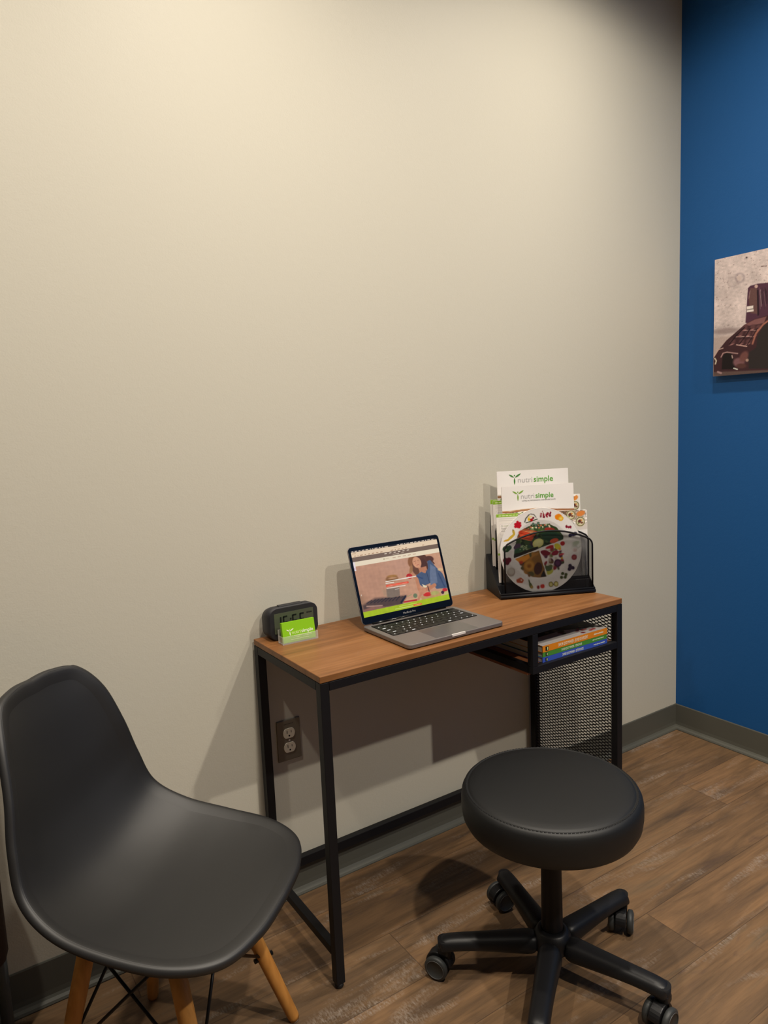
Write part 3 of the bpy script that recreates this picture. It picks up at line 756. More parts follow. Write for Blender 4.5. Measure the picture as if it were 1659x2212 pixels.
def paint_pad(w, h, hd):
    def f(P):
        P.C[:] = np.array((222, 216, 210))/255
        P.poly([(0, h-hd), (w, h-hd), (w, h), (0, h)], (130, 172, 40), soft=.6)
        for k in range(6): P.line([(8+k*11, h-hd*.55), (15+k*11, h-hd*.55)], 2.2, (214, 226, 170), soft=.8)
        for k in range(2): P.line([(8, h-hd-5-k*6), (w-10, h-hd-5-k*6)], .9, (170, 164, 158), soft=.7)
        y = h-hd-20
        P.poly(rrect(9, w-6, y-34, y, 4), (206, 200, 200), soft=.8); P.poly(rrect(10.5, w-7.5, y-32.5, y-1.5, 3), (228, 222, 218), soft=.8)
        P.ring(16, y-7, 2.6, 1, (150, 150, 146), soft=.6); P.line([(22, y-7), (40, y-7)], 2.4, (160, 168, 140), soft=.8)
        for k in range(3): P.line([(14, y-14-k*4), (w-22, y-14-k*4)], 1, (100, 98, 96), soft=.7)
        for k in range(3): P.poly(rrect(9, w-6, y-58-k*19, y-42-k*19, 4), (204, 196, 200), soft=1)
        P.poly([(0, h*.40), (w, h*.40), (w, h*.43), (0, h*.43)], (140, 172, 60), soft=.5)
        P.poly([(14, h*.24), (20, h*.24), (20, h*.27), (14, h*.27)], (150, 176, 70), soft=.5)
    return f
sheet_thing('notepad', 'green headed printed pad at the left, nearest the plate', 'notepad', .006, .039, .018, .108, .208, .004, paint_pad(108, 208, 10), 110, 200, 'green headed pads')
sheet_thing('notepad', 'green headed printed pad with rounded corner, middle one of the three pads', 'notepad', .011, .0935, .012, .108, .2055, .002, paint_pad(108, 205, 11), 110, 200, 'green headed pads')
sheet_thing('notepad', 'green headed printed pad, rearmost and tallest of the three pads at the left', 'notepad', .0045, .097, .014, .108, .206, .003, paint_pad(108, 206, 14), 110, 200, 'green headed pads')

# printed porcelain plate standing in the front slot
pr = .127
pt = bpy.data.objects.new('plate', None); COL.objects.link(pt); tag(pt, 'round white plate printed with fruit and vegetables, standing in the mesh organizer', 'plate')
pt.matrix_world = Matrix.Translation(OL)@Matrix.Rotation(A, 4, 'Z')@Matrix.Translation((.1310, .0226, .0100+pr))@Matrix.Rotation(PI/2-math.radians(2), 4, 'X')
def plate_z(r):
    r = r/pr
    return np.where(r < .6, 0, np.where(r < .72, (r-.6)/.12*.0035, .0035+(r-.72)/.28*.0028))
nr, na = 92, 300
rad = np.linspace(0, pr, nr+1)[1:]; ang = np.linspace(0, 2*PI, na, endpoint=False)
V = [(0, 0, 0)]+[(r*math.cos(a), r*math.sin(a), float(plate_z(np.array(r)))) for r in rad for a in ang]
Fc = [(0, 1+k, 1+(k+1) % na) for k in range(na)]
for j in range(nr-1):
    b0 = 1+j*na
    Fc += [(b0+k, b0+na+k, b0+na+(k+1) % na, b0+(k+1) % na) for k in range(na)]
me = bpy.data.meshes.new('plate'); me.from_pydata(V, [], Fc); me.update()
for p in me.polygons: p.use_smooth = True
VV = np.array(V)
P = Paint(np.stack([733+VV[:, 0]/pr*603, 1285-VV[:, 1]/pr*627], 1), (236, 233, 231))
r = random.Random(5)
# rim fruits
P.ell(300, 1060, 70, 20, (214, 176, 60), rot=-38, soft=6); P.ell(230, 1105, 44, 14, (206, 160, 40), rot=-8, soft=6); P.ell(338, 990, 18, 44, (196, 166, 60), rot=-15, soft=6); P.line([(325, 950), (332, 975)], 8, (84, 64, 40))
for dx, dy in ((0, -40), (32, -20), (38, 14), (-30, -10), (-32, 24), (0, 26), (22, 34), (0, 0)): P.ell(398+dx, 885+dy, 22, 22, (192, 22, 44), soft=5)
P.line([(505, 850), (520, 800), (570, 745)], 16, (60, 60, 52), soft=6); P.line([(590, 735), (640, 745), (672, 790)], 10, (70, 70, 60), soft=8); P.line([(525, 865), (600, 845), (690, 818)], 14, (40, 60, 40), soft=4)
P.ell(566, 812, 18, 28, (230, 190, 40), soft=4); P.ell(605, 825, 24, 24, (180, 24, 34), soft=4); P.ell(630, 798, 16, 18, (120, 24, 40), soft=4); P.ell(586, 775, 34, 14, (240, 220, 160), soft=5)
for k in range(26): P.ell(740+r.random()*150, 730+r.random()*60+(k % 5)*3, 13, 13, r.choice([(150, 26, 50), (110, 16, 40), (176, 50, 66)]), soft=5)
P.line([(770, 705), (780, 740)], 10, (150, 60, 60))
P.ell(1003, 805, 52, 46, (238, 140, 24), soft=5); P.ell(1040, 832, 38, 38, (226, 170, 40), soft=4); P.ell(1040, 832, 30, 30, (240, 196, 70), soft=4); P.line([(1040, 806), (1040, 858)], 3, (250, 230, 160)); P.line([(1016, 832), (1064, 832)], 3, (250, 230, 160))
P.line([(1115, 940), (1150, 905), (1180, 945)], 4, (160, 170, 120)); P.ell(1122, 958, 17, 22, (130, 20, 46), soft=4); P.ell(1178, 968, 18, 22, (130, 20, 46), soft=4); P.ell(1150, 968, 14, 18, (150, 30, 56), soft=4)
P.ell(220, 1232, 54, 50, (36, 70, 40), soft=6); P.ell(270, 1215, 34, 34, (50, 80, 60), soft=6); P.ell(208, 1240, 18, 14, (130, 160, 120), soft=8)
for dx, dy in ((-30, -10), (24, -12), (-4, 24), (0, -4)): P.ell(232+dx, 1408+dy, 36, 38, (112, 14, 44), soft=6)
P.ell(282, 1580, 60, 66, (168, 156, 146), soft=8); P.ell(282, 1570, 46, 46, (206, 200, 190), soft=8)
P.poly([(350, 1700), (420, 1670), (470, 1715), (440, 1760), (360, 1745)], (190, 84, 50), soft=8); P.ell(430, 1712, 14, 10, (240, 230, 210), soft=4)
P.ell(565, 1805, 24, 50, (90, 100, 60), rot=-20, soft=6); P.ell(545, 1740, 10, 30, (80, 90, 56), rot=-15, soft=4); P.ell(578, 1826, 24, 24, (160, 134, 70), soft=5)
P.ell(676, 1838, 22, 28, (140, 30, 34), soft=5); P.ell(740, 1828, 34, 32, (206, 60, 48), soft=5)
for cx in (866, 942): P.ell(cx, 1808, 36, 42, (104, 88, 40), soft=4); P.ell(cx, 1808, 26, 32, (204, 196, 110), soft=4); P.ell(cx, 1808, 8, 10, (240, 236, 200), soft=4)
for dx, dy in ((-16, -30), (34, -14), (-34, 26), (20, 28)): P.ell(1062+dx, 1690+dy, 24, 24, (74, 84, 40), soft=5)
for dx, dy in ((-14, -30), (26, 4), (-26, 20)): P.ell(1175+dx, 1580+dy, 28, 28, (44, 26, 60), soft=5)
P.ell(1225, 1425, 40, 42, (150, 50, 60), soft=7); P.ell(1225, 1425, 20, 20, (190, 100, 100), soft=7)
P.ell(1255, 1215, 56, 34, (186, 196, 176), rot=-20, soft=8); P.line([(1200, 1262), (1250, 1256), (1290, 1290), (1325, 1262)], 9, (96, 110, 90), soft=5); P.ell(1240, 1320, 34, 28, (206, 186, 180), soft=9)
for dx in (-35, 10, 40): P.ell(1210+dx, 1085-dx*.3, 28, 28, (30, 26, 60), soft=5)
# well: vegetables above, grains and proteins below
top = [(330, 1370), (345, 1270), (370, 1150), (400, 1040), (470, 960), (560, 920), (700, 900), (860, 900), (980, 960), (1080, 1100), (1075, 1150)]
P.poly(top, (58, 78, 46), soft=5)
for k in range(150):
    a = r.random(); x = 350+a*700; y = 925+r.random()*(430-a*230)
    inside = y < 1375-(x-330)*.305 and (x-720)**2/370**2+(y-1290)**2/385**2 < 1
    if not inside: continue
    P.ell(x, y, 14+r.random()*26, 10+r.random()*18, r.choice([(40, 66, 34), (70, 98, 54), (52, 84, 66), (98, 118, 70), (30, 44, 30), (60, 44, 66), (110, 130, 90)]), rot=r.random()*180, soft=6)
P.ell(520, 1050, 120, 60, (196, 66, 40), rot=30, soft=10)
for k in range(16): P.line([(390+k*7, 1080-k*9), (600+k*6, 1140-k*9)], 6, r.choice([(222, 96, 60), (170, 48, 34), (236, 140, 96)]), soft=3)
for k in range(24): P.ell(560+r.random()*330, 905+r.random()*50, 14, 12, r.choice([(230, 220, 190), (90, 120, 70), (200, 110, 80), (60, 80, 50), (120, 60, 50)]), soft=4)
for x, y in ((632, 888), (672, 905), (708, 880)): P.ell(x, y, 20, 20, (60, 100, 84), soft=4); P.ell(x, y, 9, 9, (140, 170, 150), soft=4)
P.ell(700, 1180, 84, 66, (214, 212, 130), rot=-20, soft=8); P.ell(700, 1180, 60, 44, (226, 226, 160), rot=-20, soft=10)
P.ell(880, 990, 80, 34, (150, 50, 40), rot=10, soft=8); P.poly([(740, 1040), (900, 1000), (1020, 1060), (1080, 1130), (900, 1180), (780, 1120)], (34, 62, 46), soft=10); P.line([(770, 1090), (1050, 1110)], 4, (90, 120, 100))
P.ell(940, 1160, 66, 34, (206, 84, 50), rot=-12, soft=6); P.ell(390, 1210, 60, 40, (80, 60, 84), rot=-30, soft=8); P.ell(410, 1265, 70, 34, (56, 96, 66), rot=-18, soft=8)
for k in range(14): P.ell(430+r.random()*120, 1200+r.random()*70, 12, 9, (150, 170, 130), soft=5)
P.poly([(335, 1385), (700, 1268), (700, 1225), (330, 1330)], (36, 34, 30), soft=6, al=.7)
low = [(350, 1395), (712, 1290), (810, 1690), (700, 1700), (600, 1680), (500, 1620), (450, 1520), (440, 1470)]
P.poly(low, (140, 100, 50), soft=5)
for k in range(40):
    x = 380+r.random()*340; y = 1320+r.random()*350
    if (x-600)**2/170**2+(y-1490)**2/200**2 > 1: continue
    P.ell(x, y, 20+r.random()*26, 14+r.random()*18, r.choice([(176, 124, 56), (120, 80, 44), (96, 66, 44), (156, 128, 64), (90, 84, 50)]), rot=r.random()*180, soft=8)
P.poly([(352, 1395), (560, 1335), (575, 1390), (500, 1440), (430, 1470)], (224, 146, 46), soft=8); P.ell(440, 1450, 30, 26, (190, 66, 40), soft=8)
P.ell(560, 1510, 84, 90, (176, 124, 48), soft=8); P.ring(560, 1510, 52, 12, (208, 158, 76), soft=8); P.ell(556, 1516, 22, 22, (140, 84, 34), soft=6)
P.ell(690, 1560, 60, 90, (72, 44, 40), rot=10, soft=12); P.poly([(720, 1690), (772, 1590), (808, 1690)], (32, 30, 34), soft=5)
rp = [(728, 1295), (860, 1250), (1020, 1190), (1090, 1200), (1040, 1300), (1080, 1370), (1030, 1500), (960, 1620), (850, 1690)]
for k in range(60):
    x = 740+r.random()*330; y = 1260+r.random()*430
    if y > 1690-(x-740)*.45 or y < 1290+(x-728)*-.25 or x < 728+(y-1290)*.26: continue
    P.ell(x, y, 16+r.random()*24, 12+r.random()*20, r.choice([(150, 50, 60), (110, 84, 60), (70, 80, 56), (176, 160, 140), (96, 50, 70), (110, 120, 70), (206, 196, 180)]), rot=r.random()*180, soft=8)
P.ell(990, 1250, 56, 40, (222, 214, 60), rot=40, soft=5); P.ell(870, 1250, 60, 22, (186, 36, 44), rot=-14, soft=6); P.ell(1065, 1210, 34, 34, (186, 34, 40), soft=5); P.ell(1020, 1290, 20, 20, (230, 150, 40), soft=6)
P.ell(800, 1330, 70, 36, (120, 24, 44), rot=15, soft=6); P.ell(950, 1345, 56, 34, (140, 30, 54), rot=-20, soft=6); P.ell(1045, 1372, 42, 14, (200, 70, 80), rot=-8, soft=6); P.ell(985, 1500, 56, 60, (66, 30, 64), soft=8); P.ell(985, 1500, 34, 36, (96, 50, 92), soft=8)
P.ell(860, 1620, 60, 40, (186, 186, 76), rot=-30, soft=8); P.ell(840, 1570, 60, 40, (84, 100, 70), soft=8); P.ell(1050, 1428, 18, 18, (206, 166, 50), soft=6)
P.line([(325, 1390), (1090, 1155)], 11, (232, 228, 220), soft=4); P.line([(715, 1275), (825, 1690)], 11, (232, 228, 220), soft=4)
P.apply(me); obj('printed_face', me, M['vglaze'], pt)
bm = BM()
lathe(bm, [(0, -.002), (.07, -.002), (.072, -.0035), (.076, -.0035), (.078, -.001), (.094, .0018), (pr, .0046), (pr+.0008, .0056), (pr, .0066)], 96); obj('plate_back', bm, M['porcelain'], pt, smooth=True)

# ------------------------------------------------------------------ books on the hanging shelf
def book(label, z0, z1, m, x0, x1, yf, yb, title, tx0, tx1, author, ax0, ax1, cover=None):
    t = thing('book', label, 'book', (x0, yf, z0), 0, group='books on the desk shelf')
    w, d, h = x1-x0, yb-yf, z1-z0
    bm = BM(); box(bm, 0, w, 0, d, 0, .0006); box(bm, 0, w, 0, d, h-.0006, h); box(bm, 0, w, 0, .0007, .0006, h-.0006); obj('cover', bm, m, t)
    bm = BM(); box(bm, .0015, w-.0015, .0008, d-.002, .0007, h-.0007); obj('page_block', bm, M['pages'], t)
    bm = BM(); x_ = ax0; q_ = random.Random(len(title))      # small line of print too fine to read
    while x_ < ax1:
        e_ = x_+q_.uniform(.0012, .0028); box(bm, x_, e_, -.0004, -.0001, h*.42, h*(.56+.08*q_.random())); x_ = e_+(.0006 if q_.random() < .85 else .002)
    obj('small_print', bm, M['whiteprint'], t)
    for body, a, b, hh, sy in ((title, tx0, tx1, h*.5, .26),):
        me = text_mesh(body, hh*1.35, .0002); xs = [v.co.x for v in me.vertices]; k = (b-a)/(max(xs)-min(xs))
        for v in me.vertices: v.co.x *= k
        put(obj('lettering', me, M['whiteprint'], t), frame((a, -.0003, h*sy), (1, 0, 0), (0, 0, 1)))
    bm = BM(); box(bm, .011, .011+h*.62, -.0005, -.0001, h*.16, h*.8, 0); box(bm, .011+h*.3, .011+h*.5, -.0007, -.0005, h*.26, h*.7, 1); obj('publisher_mark', bm, [M['hole'], M['paleprint']], t)
    if cover:
        me, uv = grid_mesh('c', 1, 1, 130, 100, lambda u, v: np.stack([w*u, d*v, np.full_like(u, h+.0003)], 1))
        P = Paint(uv*np.array([w*1000, d*1000]), (206, 200, 196)); cover(P, w*1000, d*1000); P.apply(me)
        obj('cover_photo', me, M['vprint'], t, label='cover print, pale band in front and dark food photo behind')
    return t
def cov(P, w, d):
    P.poly([(0, 62), (w*.55, 66), (w*.8, 40), (w, 10), (w, d), (0, d)], (44, 38, 36), soft=3)
    rr = random.Random(9)
    for k in range(50): P.ell(w*.35+rr.random()*w*.65, 40+rr.random()*(d-50), 9, 7, rr.choice([(70, 80, 50), (100, 40, 44), (56, 50, 48), (120, 110, 90)]), rot=rr.random()*180, soft=4)
    for k in range(12): P.ell(w*.65+rr.random()*w*.33, 10+rr.random()*40, 8, 5, rr.choice([(170, 60, 60), (200, 190, 180), (120, 40, 50)]), rot=rr.random()*180, soft=3)
    for k in range(4): P.line([(4, 8+k*11), (w*.55, 12+k*11)], 3, (190, 182, 176), soft=3)
book('blue spined paperback, bottom of the three books on the desk shelf', .6226, .6370, M['bblue'], .684, .9475, -.358, -.155, 'SAVOIR QUOI MANGER - OSTÉOPOROSE', .077, .162, None, .205, .25)
book('green spined paperback, middle of the three books on the desk shelf', .6374, .6510, M['bgreen'], .686, .9465, -.357, -.150, 'SAVOIR QUOI MANGER - MÉNOPAUSE', .072, .155, None, .2, .245)
book('orange spined paperback, top of the three books on the desk shelf', .6514, .6695, M['orange'], .685, .9475, -.358, -.152, 'SAVOIR QUOI MANGER - JEUNE ADOLESCENT', .06, .18, None, .205, .245, cov)

# ------------------------------------------------------------------ wall outlet
ot = thing('wall_outlet', 'double electrical outlet with steel plate on the beige wall under the desk', 'electrical outlet', (.0503, 0, .3925))
bm = BM(); prism(bm, rrect(0, .069, 0, .1145, .002), -.004, 0, axis='y'); obj('cover_plate', bm, M['steel'], ot, bevel=.0018)
for z in (.0365, .0765):
    pts = []
    for k in range(32):
        a = 2*PI*k/32; x = .0172*math.cos(a); zz = max(-.0138, min(.0138, .0172*math.sin(a))); pts.append((.0345+x, z+zz))
    bm = BM(); prism(bm, pts, -.0062, -.0035, axis='y'); rc = obj('receptacle', bm, M['ivory'], ot, bevel=.0005, label='ivory receptacle face')
    bm = BM(); box(bm, .0275, .0293, -.0064, -.006, z+.000, z+.0085); box(bm, .0398, .0414, -.0064, -.006, z+.001, z+.0075)
    prism(bm, [(.0345+.0025*math.cos(a), z-.0068+.0025*math.sin(a)) for a in np.linspace(0, 2*PI, 13)[:-1]], -.0064, -.006, axis='y'); obj('slots', bm, M['hole'], rc)
bm = BM(); prism(bm, [(.0345+.0026*math.cos(a), .0565+.0026*math.sin(a)) for a in np.linspace(0, 2*PI, 17)[:-1]], -.0052, -.0038, axis='y'); obj('screw', bm, M['alu_light'], ot)
bm = BM()
for k in range(7): box(bm, .021+k*.004, .0235+k*.004, -.0044, -.0038, .1015, .1035)
obj('stamped_marks', bm, M['darkprint'], ot)

# ------------------------------------------------------------------ canvas print on the blue wall
CY0, CY1, CZ0, CZ1 = -.161, -.771, 1.401, 1.8085
cv = thing('canvas_print', 'unframed canvas photograph of old brown leather boxing gloves on the blue wall', 'canvas print', (XB, CY0, CZ0))
bm = BM(); box(bm, -.03, 0, CY1-CY0, 0, 0, CZ1-CZ0); obj('stretched_canvas', bm, mat('canvas_edge', rgb(176, 164, 160), .8), cv, bevel=.001)
cw, chh = CY0-CY1, CZ1-CZ0
me, uv = grid_mesh('photo', 1, 1, 300, 210, lambda u, v: np.stack([np.full_like(u, -.0304), -cw*u, chh*v], 1))
ue = .195/cw
P = Paint(happly(homog([(0, 1), (ue, 1), (ue, 0), (0, 0)], [(100, 205), (920, 48), (920, 1958), (75, 2010)]), uv), (202, 187, 184))
P.mottle(500, .05, 1); P.mottle(90, .03, 2); P.grain(.05, 3)
P.poly([(0, 1380), (3000, 1180), (6000, 900), (6000, 3000), (0, 2200)], (176, 158, 152), soft=60)
P.ell(280, 1290, 220, 46, (150, 134, 132), rot=-4, soft=40)
r = random.Random(8)
for k in range(260): P.ell(110+r.random()*1500, 100+r.random()*1150, 3+r.random()*7, 3+r.random()*5, (128, 108, 106), soft=6, al=.7)
P.ring(370, 540, 72, 10, (150, 134, 134), soft=30, al=.6); P.ring(480, 480, 64, 16, (140, 126, 130), soft=36, al=.7); P.ell(470, 485, 34, 40, (196, 178, 172), soft=14)
P.ell(577, 183, 16, 12, (80, 68, 70), soft=6); P.line([(805, 320), (880, 314)], 14, (110, 88, 84), soft=5)
# cuff
P.poly([(575, 1170), (590, 900), (605, 640), (640, 605), (760, 575), (930, 562), (1500, 560), (1700, 700), (1750, 1300), (920, 1230)], (78, 48, 64), soft=8)
P.poly([(640, 640), (735, 640), (760, 700), (765, 1040), (650, 1020), (620, 820)], (98, 70, 68), soft=12); P.line([(755, 680), (770, 1050)], 26, (40, 26, 34), soft=12); P.line([(640, 680), (620, 800)], 8, (150, 120, 120), soft=6)
P.ell(730, 615, 26, 26, (190, 160, 150), soft=8)
for k in range(16): P.line([(780+k*14, 640+(k % 3)*30), (800+k*16, 960-(k % 4)*40)], 9, r.choice([(150, 128, 130), (40, 28, 34), (110, 84, 92), (60, 42, 52)]), soft=8)
P.poly([(592, 915), (690, 908), (697, 995), (595, 1004)], (222, 212, 206), soft=4); P.line([(600, 968), (682, 956)], 14, (90, 78, 74), soft=6)
# glove body
P.poly([(80, 1990), (80, 1720), (150, 1600), (280, 1440), (420, 1320), (560, 1200), (700, 1120), (880, 1070), (1500, 1000), (3000, 1100), (3600, 1990)], (62, 38, 42), soft=8)
P.poly([(560, 1200), (720, 1120), (900, 1078), (860, 1180), (640, 1215)], (124, 84, 84), soft=14)
for a, b in (((540, 1290), (740, 1290)), ((420, 1385), (700, 1385))): P.line([a, b], 9, (190, 158, 152), soft=6)
for (x, y) in ((570, 1240), (690, 1235), (780, 1240), (500, 1330), (620, 1330), (720, 1340), (380, 1460), (520, 1460), (630, 1460)): P.ell(x, y, 46, 34, (92, 60, 62), rot=-35, soft=26); P.ell(x-14, y+44, 40, 9, (150, 106, 104), rot=-20, soft=10)
P.line([(330, 1500), (440, 1360), (560, 1240)], 16, (34, 20, 26), soft=10); P.line([(470, 1520), (570, 1390), (650, 1260)], 14, (34, 20, 26), soft=10); P.line([(600, 1530), (680, 1400), (760, 1260)], 12, (34, 20, 26), soft=10)
P.line([(690, 1500), (740, 1340), (850, 1200), (920, 1150)], 26, (160, 104, 88), soft=16); P.line([(440, 1510), (600, 1540)], 14, (210, 170, 160), soft=8)
P.poly([(750, 1560), (760, 1400), (840, 1240), (930, 1160), (3000, 1200), (3500, 1900), (640, 1900), (620, 1650)], (46, 40, 40), soft=14)
P.poly([(210, 1900), (220, 1700), (280, 1610), (360, 1640), (400, 1760), (420, 1900)], (30, 24, 24), soft=14); P.line([(200, 1700), (230, 1640), (290, 1625), (460, 1650)], 16, (176, 140, 136), soft=10); P.line([(90, 1690), (160, 1580), (230, 1560)], 14, (190, 160, 150), soft=8)
P.line([(100, 1720), (125, 1760), (110, 1810)], 20, (200, 190, 170), soft=8); P.ell(480, 1790, 90, 70, (120, 84, 88), soft=30); P.ell(560, 1700, 60, 90, (108, 70, 66), rot=30, soft=30); P.ell(520, 1850, 80, 40, (84, 54, 50), soft=20); P.ell(610, 1760, 24, 24, (170, 140, 126), soft=14)
P.line([(400, 1885), (460, 1905)], 16, (225, 225, 215), soft=6); P.line([(370, 1680), (380, 1720)], 12, (220, 190, 180), soft=8)
P.poly([(75, 2010), (80, 1940), (3600, 1880), (3600, 2010)], (92, 74, 70), soft=16); P.line([(150, 1940), (200, 1960)], 30, (160, 130, 130), soft=14)
P.grain(.06, 4)
P.apply(me); obj('photo_face', me, M['vcanvas'], cv)

# ------------------------------------------------------------------ moulded side chair with wood legs
CX, CY, CTH = -.360, -.384, -.807
ch = thing('side_chair', 'dark grey moulded plastic chair with light wood dowel legs, left of the desk', 'chair', (CX, CY, 0), CTH)
# local x = forward, y = lateral (left), z up
RIM = [(0, .2395, .4343), (.096, .2317, .4322), (.1773, .1986, .4334), (.2182, .1265, .4422), (.225, .0251, .4545), (.2187, -.0744, .4763), (.2045, -.1411, .5201),
       (.1879, -.1655, .5948), (.1665, -.1799, .6778), (.1432, -.2045, .7605), (.1076, -.2346, .8125), (.0502, -.2515, .8255), (.0, -.2551, .8244)]
# centre line of the shell opposite each rim point
CEN = [(.2395, .4343), (.226, .4335), (.188, .430), (.115, .4195), (.02, .412), (-.072, .419), (-.150, .462), (-.197, .545), (-.218, .640), (-.236, .733), (-.250, .795), (-.2545, .820), (-.2551, .8244)]
def resample(P3, n):
    return crom([Vector(p) for p in P3], n)
rimc = resample(RIM, 10); cenc = resample([(0, a, b) for a, b in CEN], 10)
NU = 30
bm = BM(); rows_ = []
for rp_, cp_ in zip(rimc, cenc):
    row = []
    for k in range(-NU, NU+1):
        u = k/NU; g = abs(u)**2.3
        w_ = rp_.x*math.sin(abs(u)*PI/2)**1.0*(1 if u >= 0 else -1) if False else rp_.x*u
        row.append(bm.verts.new((cp_.y+(rp_.y-cp_.y)*g, w_, cp_.z+(rp_.z-cp_.z)*g)))
    rows_.append(row)
for a, b in zip(rows_, rows_[1:]):
    for k in range(2*NU):
        try: bm.faces.new((a[k], a[k+1], b[k+1], b[k]))
        except ValueError: pass
bmesh.ops.remove_doubles(bm, verts=bm.verts[:], dist=.0004)
# rolled lip around the rim
bmesh.ops.recalc_face_normals(bm, faces=bm.faces[:])
bvh = BVHTree.FromBMesh(bm); me = bpy.data.meshes.new('shell'); bm.to_mesh(me); bm.free()
for p in me.polygons: p.use_smooth = True
shell = obj('seat_shell', me, M['plastic'], ch)
so = shell.modifiers.new('sol', 'SOLIDIFY'); so.thickness = .005; so.offset = 0
# lip: tube-like flange along the rim
loop = [Vector((p.y, p.x, p.z)) for p in rimc] + [Vector((p.y, -p.x, p.z)) for p in rimc[-2:0:-1]]
cen = Vector((-.02, 0, .45))
bm = BM(); Nl = len(loop); rr_ = []
cloop = [Vector((c.y, 0, c.z)) for c in cenc]; cl = cloop + cloop[-2:0:-1]
for i, p in enumerate(loop):
    t = (loop[(i+1) % Nl]-loop[i-1]).normalized()
    inward = (cl[i]+Vector((0, p.y*.6, 0))-p)
    if inward.length < .004 or abs(p.y) < .1: inward = (Vector((.0, 0, .42)) if p.z < .5 else Vector((-.22, 0, .7)))-p
    inward = (inward-t*inward.dot(t)).normalized(); nrm = t.cross(inward)
    if nrm.dot(Vector((.5, 0, 1))) < 0: nrm = -nrm
    ring = []
    for (a, h) in ((.036, .0006), (.030, .0021), (.022, .0030), (.013, .0037), (.006, .0036)):
        q = p+inward*a; hit = bvh.find_nearest(q); n_ = hit[1]
        if n_.dot(nrm) < 0: n_ = -n_
        ring.append(bm.verts.new(hit[0]+n_*h))
    for (a, h) in ((-.0002, .0022), (-.0030, -.001), (-.0040, -.006), (-.0034, -.012), (-.0010, -.012), (.001, -.006), (.004, -.0035)):
        ring.append(bm.verts.new(p+inward*a+nrm*h))
    rr_.append(ring)
for i in range(Nl):
    a, b = rr_[i], rr_[(i+1) % Nl]
    for k in range(12): bm.faces.new((a[k], a[(k+1) % 12], b[(k+1) % 12], b[k])).smooth = True
obj('rim_lip', bm, M['plastic'], shell)
# legs, brackets and wires
feet = [(.167, .178), (-.177, .178), (.167, -.178), (-.177, -.178)]
tops = [(.057, .10, .402), (-.10, .10, .402), (.057, -.10, .402), (-.10, -.10, .402)]
def lerp(a, b, t): return tuple(a[i]+(b[i]-a[i])*t for i in range(3))
for (fx_, fy_), tp in zip(feet, tops):
    ft = (fx_, fy_, .004); bm = BM()
    tube(bm, [lerp(ft, tp, s) for s in (0, .02, .3, .7, 1)], [.0115, .0126, .0143, .0158, .0158], 20); lg = obj('leg', bm, M['beech'], ch, label='light beech dowel leg')
    bm = BM(); tube(bm, [(ft[0], ft[1], 0), lerp(ft, tp, .012)], .0095, 16); obj('foot_cap', bm, M['white'], lg)
mid = lambda i, s: lerp((feet[i][0], feet[i][1], .004), tops[i], s)
for (a, b) in ((0, 1), (2, 3), (0, 2), (1, 3)):
    for (p, q) in ((a, b), (b, a)):
        bm = BM(); tube(bm, [mid(p, .93), mid(q, .42)], .0032, 8); obj('wire_strut', bm, M['wire'], ch)
for i in range(4):
    bm = BM(); p = Vector(mid(i, .42)); q = Vector(mid(i, .93)); c = Vector((0, 0, p.z)); d = (p-c).normalized()
    tube(bm, [p-d*.022, p+d*.02], .0052, 10); tube(bm, [q-d*.026, q+d*.02], .0052, 10); obj('bolt', bm, M['wire'], ch)
bm = BM()
for a, b in ((0, 1), (2, 3), (0, 2), (1, 3)): tube(bm, [mid(a, .955), mid(b, .955)], .005, 8)
obj('under_frame', bm, M['wire'], ch)

# ------------------------------------------------------------------ round rolling stool
st = thing('rolling_stool', 'round black vinyl stool on a five-armed caster base in front of the desk', 'stool', (.435, -.62, 0))
bm = BM()
lathe(bm, [(0, .470), (.10, .4698), (.150, .4685), (.168, .4665), (.1735, .4645), (.1752, .4625), (.1768, .4645), (.1785, .4645), (.1835, .461), (.1875, .453), (.1895, .440), (.1895, .420), (.187, .402), (.181, .390), (.172, .384), (.155, .381), (0, .381)], 96)
for v in bm.verts: v.co.x *= 1.055; v.co.y *= 1.055; v.co.z = .47-(.47-v.co.z)*1.05
seat = obj('seat', bm, M['vinyl'], st)
bm = BM(); n = 150
for k in range(n):
    a = 2*PI*k/n; c = Vector((.1890*math.cos(a), .1890*math.sin(a), .4643)); d = Vector((-math.sin(a), math.cos(a), 0))
    tube(bm, [c-d*.0026, c+d*.0026], .0005, 5)
obj('stitching', bm, M['nylon'], seat)
bm = BM(); lathe(bm, [(0, .371), (.07, .371), (.07, .3760), (0, .3760)], 32); obj('seat_plate', bm, M['black'], st)
bm = BM(); lathe(bm, [(.024, .105), (.0245, .11), (.023, .27), (.023, .3705), (0, .3705)], 40); obj('column', bm, M['black'], st)
bm = BM(); lathe(bm, [(0, .068), (.04, .068), (.046, .075), (.044, .095), (.036, .112), (.026, .118), (.0245, .1045), (0, .1045)], 40); obj('hub', bm, M['nylon'], st)
